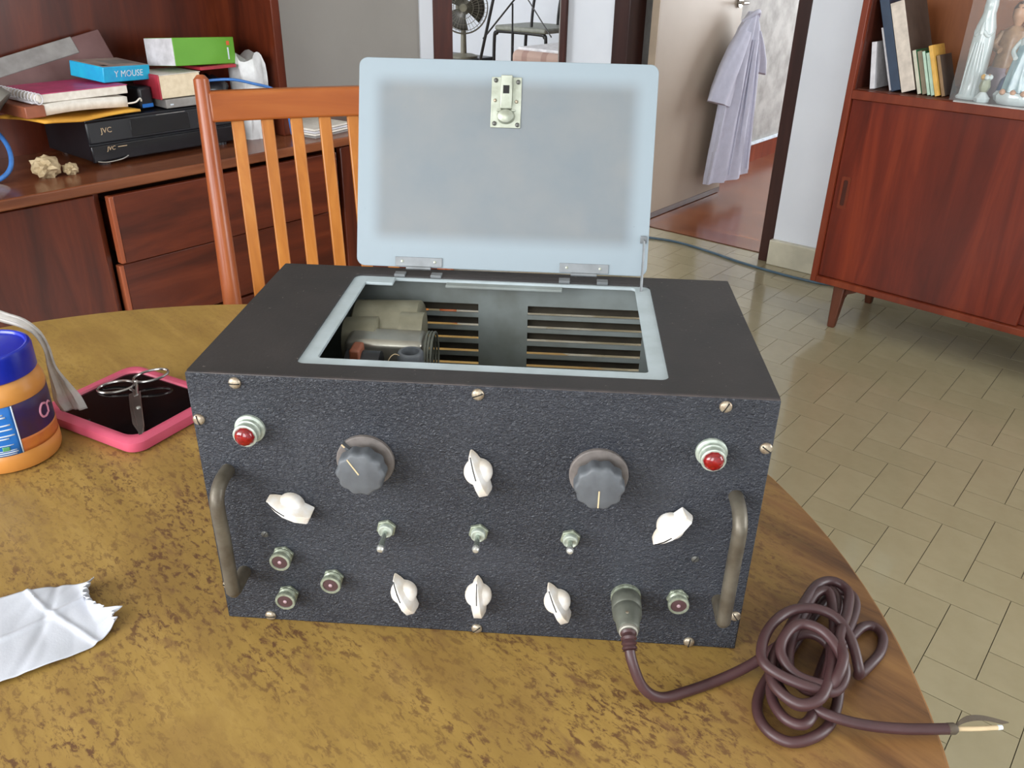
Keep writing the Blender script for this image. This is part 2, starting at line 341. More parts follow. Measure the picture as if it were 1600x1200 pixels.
# ------------------------------------------------------------------ mesh helpers
class MB:
    def __init__(s): s.v = []; s.f = []
    def add(s, vs, fs):
        o = len(s.v); s.v += [tuple(x) for x in vs]; s.f += [tuple(i+o for i in f) for f in fs]; return s
    def box(s, x0, x1, y0, y1, z0, z1, mtx=None):
        vs = [Vector((x, y, z)) for z in (z0, z1) for y in (y0, y1) for x in (x0, x1)]
        if mtx: vs = [mtx@q for q in vs]
        return s.add(vs, [(0, 2, 3, 1), (4, 5, 7, 6), (0, 1, 5, 4), (1, 3, 7, 5), (3, 2, 6, 7), (2, 0, 4, 6)])
    def cyl(s, p0, p1, r0, r1=None, n=16, caps=True):
        r1 = r0 if r1 is None else r1
        return s.rings([(p0, r0), (p1, r1)], n, caps)
    def rings(s, lst, n=16, caps=True):
        """rings along a straight axis: list of (centre, radius)"""
        p0 = Vector(lst[0][0]); p1 = Vector(lst[-1][0]); ax = (p1-p0).normalized()
        a = ax.orthogonal().normalized(); b = ax.cross(a)
        vs = []; fs = []
        for c, r in lst:
            c = Vector(c)
            for i in range(n):
                t = 2*PI*i/n; vs.append(c+(a*math.cos(t)+b*math.sin(t))*r)
        for k in range(len(lst)-1):
            for i in range(n):
                j = (i+1) % n; fs.append((k*n+i, k*n+j, (k+1)*n+j, (k+1)*n+i))
        if caps:
            fs.append(tuple(reversed(range(n)))); fs.append(tuple((len(lst)-1)*n+i for i in range(n)))
        return s.add(vs, fs)
    def tube(s, path, r, n=10, closed=False, caps=True):
        P = [Vector(q) for q in path]; m = len(P)
        rr = r if isinstance(r, (list, tuple)) else [r]*m
        T = []
        for i in range(m):
            if closed: t = P[(i+1) % m]-P[i-1]
            else: t = P[min(i+1, m-1)]-P[max(i-1, 0)]
            T.append(t.normalized())
        a = T[0].orthogonal().normalized(); vs = []; fs = []
        for i in range(m):
            a = (a-T[i]*a.dot(T[i])).normalized(); b = T[i].cross(a)
            for k in range(n):
                t = 2*PI*k/n; vs.append(P[i]+(a*math.cos(t)+b*math.sin(t))*rr[i])
        for i in range(m if closed else m-1):
            i2 = (i+1) % m
            for k in range(n):
                j = (k+1) % n; fs.append((i*n+k, i*n+j, i2*n+j, i2*n+k))
        if not closed and caps: fs.append(tuple(reversed(range(n)))); fs.append(tuple((m-1)*n+k for k in range(n)))
        return s.add(vs, fs)
    def lathe(s, prof, n=24, c=(0, 0, 0), sx=1, sy=1):
        """profile of (radius, z) about z"""
        c = Vector(c); vs = []; fs = []
        for r, z in prof:
            for i in range(n):
                t = 2*PI*i/n; vs.append(c+Vector((r*sx*math.cos(t), r*sy*math.sin(t), z)))
        for k in range(len(prof)-1):
            for i in range(n):
                j = (i+1) % n; fs.append((k*n+i, k*n+j, (k+1)*n+j, (k+1)*n+i))
        fs.append(tuple(reversed(range(n)))); fs.append(tuple((len(prof)-1)*n+i for i in range(n)))
        return s.add(vs, fs)
    def prism(s, poly, z0, z1, mtx=None):
        n = len(poly)
        vs = [Vector((x, y, z0)) for x, y in poly]+[Vector((x, y, z1)) for x, y in poly]
        if mtx: vs = [mtx@q for q in vs]
        fs = [tuple(reversed(range(n))), tuple(range(n, 2*n))]+[(i, (i+1) % n, n+(i+1) % n, n+i) for i in range(n)]
        return s.add(vs, fs)
    def frame(s, outer, inner, z0, z1):
        """flat ring between two polygons with equal counts"""
        n = len(outer)
        vs = [(x, y, z) for z in (z0, z1) for P in (outer, inner) for x, y in P]
        fs = []
        for i in range(n):
            j = (i+1) % n
            fs += [(i, n+i, n+j, j), (2*n+i, 2*n+j, 3*n+j, 3*n+i), (i, j, 2*n+j, 2*n+i), (n+i, 3*n+i, 3*n+j, n+j)]
        return s.add(vs, fs)
    def grid(s, nu, nv, fn):
        vs = [fn(i/nu, j/nv) for j in range(nv+1) for i in range(nu+1)]
        fs = [(j*(nu+1)+i, j*(nu+1)+i+1, (j+1)*(nu+1)+i+1, (j+1)*(nu+1)+i) for j in range(nv) for i in range(nu)]
        return s.add(vs, fs)
    def loft(s, secs, caps=True):
        n = len(secs[0]); vs = [q for x in secs for q in x]; fs = []
        for k in range(len(secs)-1):
            for i in range(n):
                j = (i+1) % n; fs.append((k*n+i, k*n+j, (k+1)*n+j, (k+1)*n+i))
        if caps: fs.append(tuple(reversed(range(n)))); fs.append(tuple((len(secs)-1)*n+i for i in range(n)))
        return s.add(vs, fs)
    def xf(s, mtx): s.v = [tuple(mtx@Vector(q)) for q in s.v]; return s
    def mesh(s, name, mat, smooth=True):
        me = bpy.data.meshes.new(name); me.from_pydata(s.v, [], s.f); me.update()
        bm = bmesh.new(); bm.from_mesh(me); bmesh.ops.recalc_face_normals(bm, faces=bm.faces); bm.to_mesh(me); bm.free()
        me.materials.append(M[mat])
        if smooth:
            me.shade_smooth(); me.set_sharp_from_angle(angle=math.radians(38))
        return me
    def build(s, name, mat, parent=None, bevel=0, seg=2, sub=0, solid=0, loc=None, rot=None):
        me = s.mesh(name, mat)
        o = bpy.data.objects.new(name, me); C.objects.link(o); o.parent = parent
        if loc is not None: o.location = loc
        if rot is not None: o.rotation_euler = rot
        if solid:
            md = o.modifiers.new('solid', 'SOLIDIFY'); md.thickness = solid; md.offset = 0
        if bevel:
            md = o.modifiers.new('bevel', 'BEVEL'); md.width = bevel; md.segments = seg; md.limit_method = 'ANGLE'; md.angle_limit = math.radians(40)
        if sub:
            md = o.modifiers.new('sub', 'SUBSURF'); md.levels = sub; md.render_levels = sub
        return o
def B(*a, **k): return MB().box(*a, **k)
def tag(o, label, cat, group=None):
    o['label'] = label; o['category'] = cat
    if group: o['group'] = group
    return o
def struct(o, label=None):
    o['kind'] = 'structure'
    if label: o['label'] = label
    return o
def thing(name, label, cat, loc=(0, 0, 0), rz=0, group=None):
    o = bpy.data.objects.new(name, None); C.objects.link(o); o.empty_display_size = .02
    o.location = loc; o.rotation_euler = (0, 0, rz)
    return tag(o, label, cat, group)
def lab(o, label): o['label'] = label; return o
def dup(o, parent=None, loc=None, rot=None):
    c = o.copy(); C.objects.link(c); c.parent = parent
    if loc is not None: c.location = loc
    if rot is not None: c.rotation_euler = rot
    for ch in list(o.children):
        dup(ch, c)
    return c
def rrect(x0, x1, y0, y1, r, n=5):
    P = []
    for cx, cy, a0 in ((x1-r, y1-r, 0), (x0+r, y1-r, 90), (x0+r, y0+r, 180), (x1-r, y0+r, 270)):
        for i in range(n+1):
            t = math.radians(a0+90*i/n); P.append((cx+r*math.cos(t), cy+r*math.sin(t)))
    return P
def spline(pts, k=8, closed=False):
    P = [Vector(q) for q in pts]; m = len(P); out = []
    for i in range(m if closed else m-1):
        if closed: p0, p1, p2, p3 = P[i-1], P[i], P[(i+1) % m], P[(i+2) % m]
        else: p0, p1, p2, p3 = P[max(i-1, 0)], P[i], P[i+1], P[min(i+2, m-1)]
        for j in range(k):
            t = j/k
            out.append(.5*((2*p1)+(p2-p0)*t+(2*p0-5*p1+4*p2-p3)*t*t+(3*p1-p0-3*p2+p3)*t**3))
    if not closed: out.append(P[-1])
    return out
def text_mesh(body, size, mtx, name, mat, parent, depth=.0002, space=1.0, shear=0):
    cu = bpy.data.curves.new(name, 'FONT'); cu.body = body; cu.size = size; cu.extrude = depth; cu.align_x = 'CENTER'; cu.align_y = 'CENTER'
    cu.space_character = space; cu.shear = shear; cu.resolution_u = 3
    t = bpy.data.objects.new(name+'_tmp', cu); C.objects.link(t)
    bpy.context.view_layer.update()
    me = bpy.data.meshes.new_from_object(t.evaluated_get(bpy.context.evaluated_depsgraph_get()))
    bpy.data.objects.remove(t); bpy.data.curves.remove(cu)
    me.transform(mtx); me.materials.clear(); me.materials.append(M[mat]); me.name = name
    o = bpy.data.objects.new(name, me); C.objects.link(o); o.parent = parent
    return o
def wob(x, y, seed=0):
    return math.sin(x*7.1+seed)*math.cos(y*5.3+seed*1.7)+.5*math.sin(x*17.3+y*11.9+seed*2.3)+.25*math.sin(x*41+seed)*math.sin(y*37+seed)

# ================================================================== SETTING (built in room axes: x = s, y = t)
room = (ST(0, 0), (0, 0, A))
def S(name, mb, mat, label=None, bevel=0, parent=None):
    o = mb.build(name, mat, parent, bevel=bevel)
    if parent is None:
        o.location = (0, 0, 0); o.rotation_euler = (0, 0, A); struct(o, label)
    return o
SL = -2.125; TB = 3.35; TH = .12; TF = -2.6; SR = 2.6
# floor base with grout, tiles laid in herringbone
fl = S('floor', B(-5.2, SR+.1, TF-.1, 3.455, FL-.06, FL-.0035), 'grout', 'beige herringbone tile floor of the living room')
half_g = .0008; th = .0035
def tile_mesh(nm, lx, ly):
    return B(half_g, lx-half_g, half_g, ly-half_g, FL-th-.002, FL).mesh(nm, 'tile', smooth=False)
mv = tile_mesh('tile', .1, .2); mu = tile_mesh('tile', .2, .1)
T1 = Vector((1.266, 1.252, 0)); s0 = T1.dot(US); t0 = T1.dot(VT)
tiles = []
for i in range(-60, 60):
    for j in range(-60, 60):
        # lattice vectors (t,s): (1,1) and (-2,2) in tile widths of 0.1
        bt = i-2*j; bs = i+2*j
        tiles.append((s0+bs*.1, t0+(bt-2)*.1, mv, .1, .2))
        tiles.append((s0+bs*.1, t0+(bt-3)*.1, mu, .2, .1))
def clip(q):
    x0, y0 = max(q[0], SL), max(q[1], TF); x1, y1 = min(q[0]+q[3], SR), min(q[1]+q[4], 3.45)
    if x1-x0 < .006 or y1-y0 < .006: return None
    return q+((x0, x1, y0, y1),)
tiles = [q for q in (clip(q) for q in tiles) if q]
cinv = cam.matrix_world.inverted()
def seen(q):
    p = cinv@ST(q[0]+q[3]/2, q[1]+q[4]/2, FL)
    if p.z > -.1: return None
    x = 800+1310*p.x/-p.z; y = 600-1310*p.y/-p.z
    ok = 960 < x < 1640 and 300 < y < 1230
    if ok:   # hidden below the round table
        d = ST(q[0]+q[3]/2, q[1]+q[4]/2, FL)-CP; k = -CP.z/d.z; h = CP+d*k
        if (Vector((h.x, h.y))-Vector((-.143, -.014))).length < .66: ok = False
    return (-p.z) if ok else None
vis = sorted([(seen(q), i) for i, q in enumerate(tiles) if seen(q)])[:300]
keep = {i for _, i in vis}
rest = MB()
for i, q in enumerate(tiles):
    x0, x1, y0, y1 = q[5]; whole = abs(x1-x0-q[3]) < 1e-6 and abs(y1-y0-q[4]) < 1e-6
    if i in keep and whole:
        o = bpy.data.objects.new('tile', q[2]); C.objects.link(o); o.parent = fl; o.location = (q[0], q[1], 0)
    else:
        rest.box(x0+half_g, x1-half_g, y0+half_g, y1-half_g, FL-th-.002, FL)
ro = rest.build('tile_field', 'tile', fl); ro['kind'] = 'stuff'
# bedroom parquet and side-room floor
S('floor_bedroom', B(-2.1, 1.6, 3.45, 7.1, FL-.06, FL+.004), 'parquet', 'glossy brown parquet floor beyond the open door')
S('floor_side_room', B(-5.2, SL-.01, 1.9, 5.7, FL-.004, FL+.001), 'tile', 'floor of the side room behind the doorway')
S('ceiling', B(-5.3, SR+.2, TF-.2, 7.2, CE, CE+.1), 'ceiling', 'plain white ceiling above the room')
# left wall with the side-room doorway
D0, D1, DH = 2.404, 3.348, 1.30
TL = .05
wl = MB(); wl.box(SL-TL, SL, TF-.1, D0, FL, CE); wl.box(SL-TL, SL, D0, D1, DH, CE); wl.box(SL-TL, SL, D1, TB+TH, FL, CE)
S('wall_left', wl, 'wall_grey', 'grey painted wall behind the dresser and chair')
tr = MB(); tr.box(SL-TL, SL+.010, D0, D0+.115, FL, DH); tr.box(SL-.03, SL+.004, D1-.022, D1, FL, DH); tr.box(SL-TL, SL+.010, D0, D1, DH-.1, DH)
S('trim_1', tr, 'frame_red', 'dark brown frame of the doorway to the fan room', bevel=.004)
S('trim_2', B(SL-.01, SL+.006, D0-.075, D0, FL, DH), 'wall', 'pale plaster strip beside the dark doorway frame')
# door wall
E0, E1, EH = -1.85, -.905, 1.30
wb = MB(); wb.box(SL, E0, TB, TB+TH, FL, CE); wb.box(E0, E1, TB, TB+TH, EH, CE); wb.box(E1, SR+.1, TB, TB+TH, FL, CE)
S('wall_back', wb, 'wall', 'white wall beside the open bedroom door and cabinet')
tr = MB(); tr.box(E0, E0+.09, TB-.012, TB+TH+.01, FL, EH); tr.box(E1-.06, E1, TB+.0, TB+TH+.01, FL, EH); tr.box(E0, E1, TB-.012, TB+TH+.01, EH-.1, EH)
S('trim_3', tr, 'frame', 'dark brown frame around the open bedroom door', bevel=.004)
S('baseboard_back', B(E1-.005, SR, TB-.03, TB+.001, FL, FL+.115), 'skirt', 'cream tiled skirting at the foot of the white wall', bevel=.004)
S('baseboard_left', B(SL, SL+.015, TF, D0-.08, FL, FL+.1), 'skirt', 'cream skirting along the left wall', bevel=.003)
wr = MB(); wr.box(SR, SR+.1, TF-.1, .95, FL, CE); wr.box(SR, SR+.1, 2.55, TB+TH, FL, CE); wr.box(SR, SR+.1, .95, 2.55, FL, -.05); wr.box(SR, SR+.1, .95, 2.55, 1.5, CE)
S('wall_right', wr, 'wall', 'white right wall of the living room')
wf = MB(); wf.box(SL, -1.95, TF-.1, TF, FL, CE); wf.box(-1.95, .45, TF-.1, TF, FL, .18); wf.box(-1.95, .45, TF-.1, TF, 1.72, CE)
wf.box(.45, .98, TF-.1, TF, FL, CE); wf.box(.98, 2.32, TF-.1, TF, 1.72, CE); wf.box(.98, 2.32, TF-.1, TF, FL, -.22); wf.box(2.32, SR, TF-.1, TF, FL, CE)
S('wall_front', wf, 'wall', 'white wall with windows behind the viewer')
for k, (a0, a1, b0, b1) in enumerate(((-1.95, .45, .18, 1.72), (.98, 2.32, -.22, 1.72))):
    mb = MB(); mb.box(a0, a1, TF-.09, TF-.05, b0, b0+.04); mb.box(a0, a1, TF-.09, TF-.05, b1-.04, b1)
    for x in (a0, (a0+a1)/2-.02, a1-.04): mb.box(x, x+.04, TF-.09, TF-.05, b0, b1)
    S('window_%d' % (k+1), mb, 'alu', 'wide aluminium framed window letting in daylight' if k == 0 else 'tall aluminium framed window added behind the viewer for fill light')  # the second window is unseen, added to carry the frontal fill
mb = MB(); mb.box(SR+.05, SR+.09, .95, 2.55, -.05, -.01); mb.box(SR+.05, SR+.09, .95, 2.55, 1.46, 1.5)
for y in (.95, 1.73, 2.51): mb.box(SR+.05, SR+.09, y, y+.04, -.05, 1.5)
S('window_3', mb, 'alu', 'aluminium framed window added in the unseen right wall for fill light')  # unseen window, added to let the right-hand fill light in
# bedroom
S('wall_bedroom_left', B(-2.0, -1.92, TB+TH, 7.1, FL, CE), 'wallpaper', 'mottled grey wallpapered wall inside the bedroom')
S('wall_bedroom_right', B(1.5, 1.6, TB+TH, 7.1, FL, CE), 'wall', 'bedroom right wall')
S('wall_bedroom_back', B(-2.0, 1.6, 7.0, 7.1, FL, CE), 'wall', 'bedroom rear wall')
bb = S('baseboard_bedroom', B(-1.92, -1.905, TB+TH, 7.0, FL, FL+.12), 'cab_edge', 'reddish wooden baseboard with a white cap in the bedroom')
S('baseboard_cap', B(-1.92, -1.898, TB+TH, 7.0, FL+.12, FL+.134), 'print_white', parent=bb)
# side room
S('wall_side_room_far', B(-5.2, -5.1, 1.9, 5.7, FL, CE), 'wall', 'white far wall of the side room')
S('wall_side_room_end', B(-5.2, -2.0, 5.6, 5.7, FL, CE), 'wall', 'white end wall of the side room behind the fan')
S('wall_side_room_near', B(-5.2, SL-TL, 1.9, 2.0, FL, CE), 'wall', 'white near wall of the side room')
# bedroom door leaf
dr = thing('door_1', 'beige open bedroom door with a shirt hanging on it', 'door'); dr.location = ST(-1.70, 3.475, FL); dr.rotation_euler = (0, 0, A+.0); dr['kind'] = 'structure'
del dr['category']
B(-.022, .018, 0, .862, .035, 2.0).build('door_leaf', 'cream_door', dr, bevel=.003)
B(-.021, .0185, -.006, .0, .035, 2.0).build('hinge_edge', 'door_edge', dr)
B(-.0235, .0195, -.001, .863, .008, .0365).build('bottom_rail', 'frame_red', dr)
h = MB().cyl((.018, .81, 1.035), (.03, .81, 1.035), .026, n=20).build('rose', 'chrome', dr)
MB().tube(spline([(.02, .81, 1.035), (.06, .81, 1.035), (.075, .80, 1.035), (.08, .73, 1.035)]), .009).build('handle', 'chrome', dr)
MB().cyl((-.055, .81, 1.035), (-.022, .81, 1.035), .012).build('handle', 'chrome', dr)

# ================================================================== TABLE
TC = Vector((-.143, -.014, 0)); TR = .726
tb = thing('dining_table', 'round wooden dining table with worn yellow-brown speckled veneer', 'table', (TC.x, TC.y, FL))
ZT = -FL
MB().lathe([(TR-.004, ZT-.028), (TR-.001, ZT-.026), (TR-.001, ZT-.0015), (TR-.0025, ZT)], 128).build('tabletop', 'table', tb)
MB().lathe([(TR-.003, ZT-.0275), (TR, ZT-.026), (TR+.0006, ZT-.003), (TR-.001, ZT-.0008), (TR-.0022, ZT-.0006)], 128).build('edge_band', 'table_edge', tb)
B(-.38, .38, -.38, .38, ZT-.09, ZT-.028).build('apron', 'table_leg', tb, bevel=.004)
for sx in (-1, 1):
    for sy in (-1, 1):
        MB().cyl((sx*.36, sy*.36, ZT-.03), (sx*.40, sy*.40, 0), .03, .018, 16).build('leg', 'table_leg', tb)

# ================================================================== EQUIPMENT BOX
W, D, H = .4388, .245, .2398
BX = thing('radio_equipment_case', 'black wrinkle-painted metal equipment box with open grey lid, knobs and switches', 'equipment', (W/2, D/2, 0))
OFF = Matrix.Translation((-W/2, -D/2, 0))
def part(mb, name, mat, parent=BX, **k): return mb.xf(OFF).build(name, mat, parent, **k)
part(B(0, W, 0, .0035, 0, H), 'front_panel', 'crackle', bevel=.0012)
sh = .0018
part(B(0, sh, .0035, D, 0, H-.0005), 'side_panel', 'dusty')
part(B(W-sh, W, .0035, D, 0, H-.0005), 'side_panel', 'dusty')
part(B(sh, W-sh, .0035, D, 0, .002), 'bottom_panel', 'dusty')
RX0, RX1, RY0, RY1 = .0765, .3615, .0245, .2235
top = MB().frame(rrect(0, W, .0035, D, .0015), rrect(RX0, RX1, RY0, RY1, .007), H-.0018, H)
part(top, 'top_panel', 'dusty')
part(B(.001, W-.001, .0005, .0032, H-.0006, H+.0006), 'top_edge', 'edge_worn', bevel=.0004)
# grey inner rim: front, left, right strips and two rear corners
zr0, zr1 = H-.0045, H-.0018
IX0, IX1, IY0, IY1 = .0895, .3475, .0388, .2065
rim = MB().frame(rrect(RX0-.004, RX1+.004, RY0-.004, RY1+.004, .008), rrect(IX0, IX1, IY0, IY1+.014, .004), zr0, zr1)
part(rim, 'opening_rim', 'enamel')
part(B(IX0, .116, IY1, RY1, zr0, zr1+.0002), 'rim_corner', 'enamel', bevel=.0006)
part(B(.166, .278, .212, .2225, zr0-.002, zr0+.0005), 'hinge_rail', 'enamel_in', bevel=.0005)
# rear wall with slots for louvers
rows = [.2055-.0146*i for i in range(10)]; sl = .0100
banks = ((.078, .1945), (.2445, .361))
bk = MB(); y0, y1 = D-sh, D
edges = [0.002]
for z in reversed(rows): edges += [z-sl, z]
edges.append(H-.002)
for k in range(len(edges)-1):
    a, b = edges[k], edges[k+1]
    if k % 2 == 0: bk.box(sh, W-sh, y0, y1, a, b)
    else:
        for x0, x1 in ((sh, banks[0][0]), (banks[0][1], banks[1][0]), (banks[1][1], W-sh)): bk.box(x0, x1, y0, y1, a, b)
part(bk, 'rear_panel', 'enamel_in')
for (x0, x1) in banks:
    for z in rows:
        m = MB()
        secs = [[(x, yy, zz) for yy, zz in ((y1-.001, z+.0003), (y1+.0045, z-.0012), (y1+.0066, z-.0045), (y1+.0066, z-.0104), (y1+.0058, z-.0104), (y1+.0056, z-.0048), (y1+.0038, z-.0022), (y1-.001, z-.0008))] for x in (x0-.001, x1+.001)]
        m.loft(secs); part(m, 'louver', 'louver_shade')
# lid, leaning back on its hinges
LW, LL = .282, .1962; la = math.atan2(.185, .065)
lid = bpy.data.objects.new('lid', MB().prism(rrect(-LW/2, LW/2, .001, LL, .008, 6), -.0016, 0).mesh('lid', 'lid'))
C.objects.link(lid); lid.parent = BX; lid.location = (.2173-W/2, .2295-D/2, .2455); lid.rotation_euler = (la, 0, 0)
bv = lid.modifiers.new('bevel', 'BEVEL'); bv.width = .0006; bv.segments = 2; bv.limit_method = 'ANGLE'
lab(lid, 'open grey-blue lid')
lx = lambda x: x-.2173
# latch on the lid's inner face (lid local: x across, y up the lid, z out of the inner face)
lt = B(lx(.2028), lx(.2312), .1350, .1812, 0, .0012).build('latch', 'latch', lid, bevel=.0004); lab(lt, 'nickel slide latch')
B(lx(.2118), lx(.2226), .1518, .1822, .001, .0062).build('latch_housing', 'latch', lid, bevel=.0008)
B(lx(.2142), lx(.2200), .1655, .1728, .0060, .0066).build('latch_slot', 'dark_hole', lid)
MB().lathe([(.0088, .0005), (.0086, .003), (.0072, .0055), (.0040, .0068), (.001, .0072)], 24, (lx(.2172), .1455, 0), 1, .82).build('latch_thumb', 'latch', lid)
B(lx(.2085), lx(.226), .1500, .1516, .001, .0035).build('latch_lip', 'latch', lid, bevel=.0004)
for x, y, mm in ((.2068, .178, 'screw_dark'), (.2278, .1768, 'screw_dark'), (.2065, .1598, 'screw'), (.2268, .159, 'screw'), (.2066, .1388, 'screw_dark'), (.2284, .138, 'screw_dark')):
    r = .0021 if mm == 'screw_dark' else .0016
    MB().lathe([(r, .001), (r, .0022), (r*.6, .0031), (.0002, .0033)], 12, (lx(x), y, 0)).build('rivet', mm, lid)
# hinges
for x0, x1 in ((.1145, .1605), (.2745, .3215)):
    hg = MB().box(lx(x0), lx(x1), .0018, .0108, .0, .0012).build('hinge', 'hinge', lid, bevel=.0003)
    MB().cyl((lx(x0)+.011, .0004, .0012), (lx(x1)-.011, .0004, .0012), .0018, n=10).build('hinge_knuckle', 'hinge', hg)
    for dx in (.007, .039):
        MB().lathe([(.0014, .0008), (.0014, .0016), (.0004, .0020)], 10, (lx(x0)+dx, .0066, 0)).build('hinge_rivet', 'latch', hg)
    part(B(x0, x0+.0105, .2222, .2312, H-.001, H+.0018), 'hinge_leaf', 'hinge', bevel=.0004)
    part(B(x1-.0105, x1, .2222, .2312, H-.001, H+.0018), 'hinge_leaf', 'hinge', bevel=.0004)
# stay arm at the right
st = MB().tube([(.3515, .241, .281), (.3535, .236, .279), (.3535, .2315, .272), (.3527, .214, .240), (.3520, .2035, .226)], .0013, 8)
part(st, 'lid_stay', 'hinge')
part(B(.3500, .3560, .2378, .2400, .2765, .2835), 'stay_tab', 'hinge', bevel=.0004)

# --- front panel fittings: local frame with z pointing out of the panel
FR = (PI/2, 0, 0)      # local z -> -y, local y -> z
def fpos(x, z, y=0): return (x-W/2, y-D/2, z)
def fmake(mb, name, mat, x, z, rz=0, parent=BX, **k):
    o = mb.build(name, mat, parent, **k)
    if parent is BX:
        o.location = fpos(x, z); o.rotation_euler = (PI/2, 0, 0) if rz == 0 else Matrix.Rotation(PI/2, 3, 'X').__matmul__(Matrix.Rotation(rz, 3, 'Z')).to_euler()
    return o
# screws
r = .0047
scr = fmake(MB().lathe([(r, 0), (r, .0010), (r*.85, .0020), (r*.45, .0026), (.0003, .0028)], 16), 'screw', 'screw', .0378, .2332)
B(-.0042, .0042, -.0004, .0004, .0021, .0029).build('screw_slot', 'dark_hole', scr)
for i, (x, z) in enumerate([(.2201, .2334), (.4, .2332), (.0052, .2), (.4338, .2), (.0383, .0052), (.2187, .0052), (.3994, .0054), (.4338, .0369), (.0052, .0369)]):
    dup(scr, BX, fpos(x, z), Matrix.Rotation(PI/2, 3, 'X').__matmul__(Matrix.Rotation(.7*i+.4, 3, 'Z')).to_euler())
sm = fmake(MB().lathe([(.003, 0), (.003, .0008), (.002, .0014), (.0003, .0015)], 14), 'small_screw', 'screw_dark', .0437, .0935, 1.0)
B(-.0027, .0027, -.0003, .0003, .0011, .0017).build('screw_slot', 'dark_hole', sm)
dup(sm, BX, fpos(.3943, .0936))
# pilot lamps
pl = fmake(MB().lathe([(.0118, 0), (.0118, .0022), (.0108, .0032), (.0094, .0034), (.0094, .0052), (.0100, .0056), (.0100, .0068), (.0090, .0072), (.0090, .0098), (.0093, .0102), (.0093, .0125), (.0083, .0130), (.0076, .0128)], 32), 'pilot_lamp', 'ring', .0447, .1945)
lab(pl, 'plated bezel of a red pilot lamp')
fac = MB(); n = 10
secs = [[(rr*math.cos(2*PI*(i+off)/n), rr*math.sin(2*PI*(i+off)/n), z) for i in range(n)] for rr, z, off in ((.0078, .0110, 0), (.0077, .0136, 0), (.0068, .0158, .5), (.0044, .0172, 0), (.0012, .0176, .5))]
fac.loft(secs); ln = fac.build('red_lens', 'lens', pl); lab(ln, 'faceted red jewel lens')
dup(pl, BX, fpos(.3944, .1945))
# large dials with fluted knobs
def fluted(r, n=10, amp=.0011, k=80):
    return [( (r+amp*math.cos(n*2*PI*i/k))*math.cos(2*PI*i/k), (r+amp*math.cos(n*2*PI*i/k))*math.sin(2*PI*i/k)) for i in range(k)]
def dial(x, z, ang, tip):
    d = fmake(MB().lathe([(.0226, .0002), (.0226, .0030), (.0218, .0040), (.012, .0044)], 48), 'tuning_dial', 'dial', x, z)
    lab(d, 'dusty grey dial plate')
    secs = [[(a*s_, b*s_, zz) for a, b in fluted(.0184, amp=.0008)] for s_, zz in ((.90, .0095), (1.0, .0105), (1.0, .0185), (.985, .0205), (.93, .0220), (.86, .0226))]
    MB().cyl((0, 0, .003), (0, 0, .0100), .009, n=20).build('shaft', 'bakelite', d)
    kb = MB().loft(secs).build('fluted_knob', 'bakelite', d)
    ca, sa = math.cos(ang), math.sin(ang)
    m = Matrix.Rotation(ang, 4, 'Z')
    B(.001, .0160, -.0005, .0005, .0222, .0230, mtx=m).build('index_line', 'cream_line', kb)
    if tip:
        m2 = Matrix.Rotation(tip, 4, 'Z')
        MB().prism([(.0165, -.0014), (.0238, -.0004), (.0238, .0004), (.0165, .0014)], .003, .0082, mtx=m2).build('pointer_tip', 'bakelite', d)
        B(.0205, .0238, -.0006, .0006, .0081, .0086, mtx=m2).build('pointer_mark', 'cream_line', d)
dial(.1330, .1712, math.radians(122), math.radians(132))
dial(.3125, .1700, math.radians(-90), None)
# ivory pointer knobs
def pointer_knob():
    st_ = [(-.0178, .0056, .0032, .0118), (-.0168, .0060, .0034, .0132), (-.008, .0066, .0030, .0172), (.002, .0064, .0024, .0178), (.0085, .0052, .0017, .0160), (.0145, .0032, .0010, .0130), (.0180, .0013, .0005, .0106), (.0190, .0005, .0003, .0096)]
    secs = [[(x, -wb, .001), (x, -wb*.98, h_*.40), (x, -wt, h_), (x, wt, h_), (x, wb*.98, h_*.40), (x, wb, .001)] for x, wb, wt, h_ in st_]
    k = fmake(MB().loft(secs), 'pointer_knob', 'ivory', .2205, .1680, bevel=.0004)
    MB().lathe([(.0108, .0004), (.0112, .003), (.0110, .0055), (.0100, .0082), (.0078, .0106), (.004, .0122), (.0006, .0127)], 28).build('knob_skirt', 'ivory', k)
    li = [[(x, -.0004, z), (x, .0004, z), (x, .0004, z+.0006), (x, -.0004, z+.0006)] for x, z in ((.001, .0177), (.0085, .0160), (.0145, .0130), (.0178, .0107))]
    MB().loft(li).build('index_line', 'black_line', k)
    return k
pk = pointer_knob()
Rz = lambda a: Matrix.Rotation(PI/2, 3, 'X').__matmul__(Matrix.Rotation(a, 3, 'Z')).to_euler()
pk.rotation_euler = Rz(math.radians(107))
for x, z, a in ((.0700, .1258, 156), (.3712, .1270, 228), (.1577, .0437, 112), (.2204, .0455, 92), (.2862, .0440, 114)):
    dup(pk, BX, fpos(x, z), Rz(math.radians(a)))
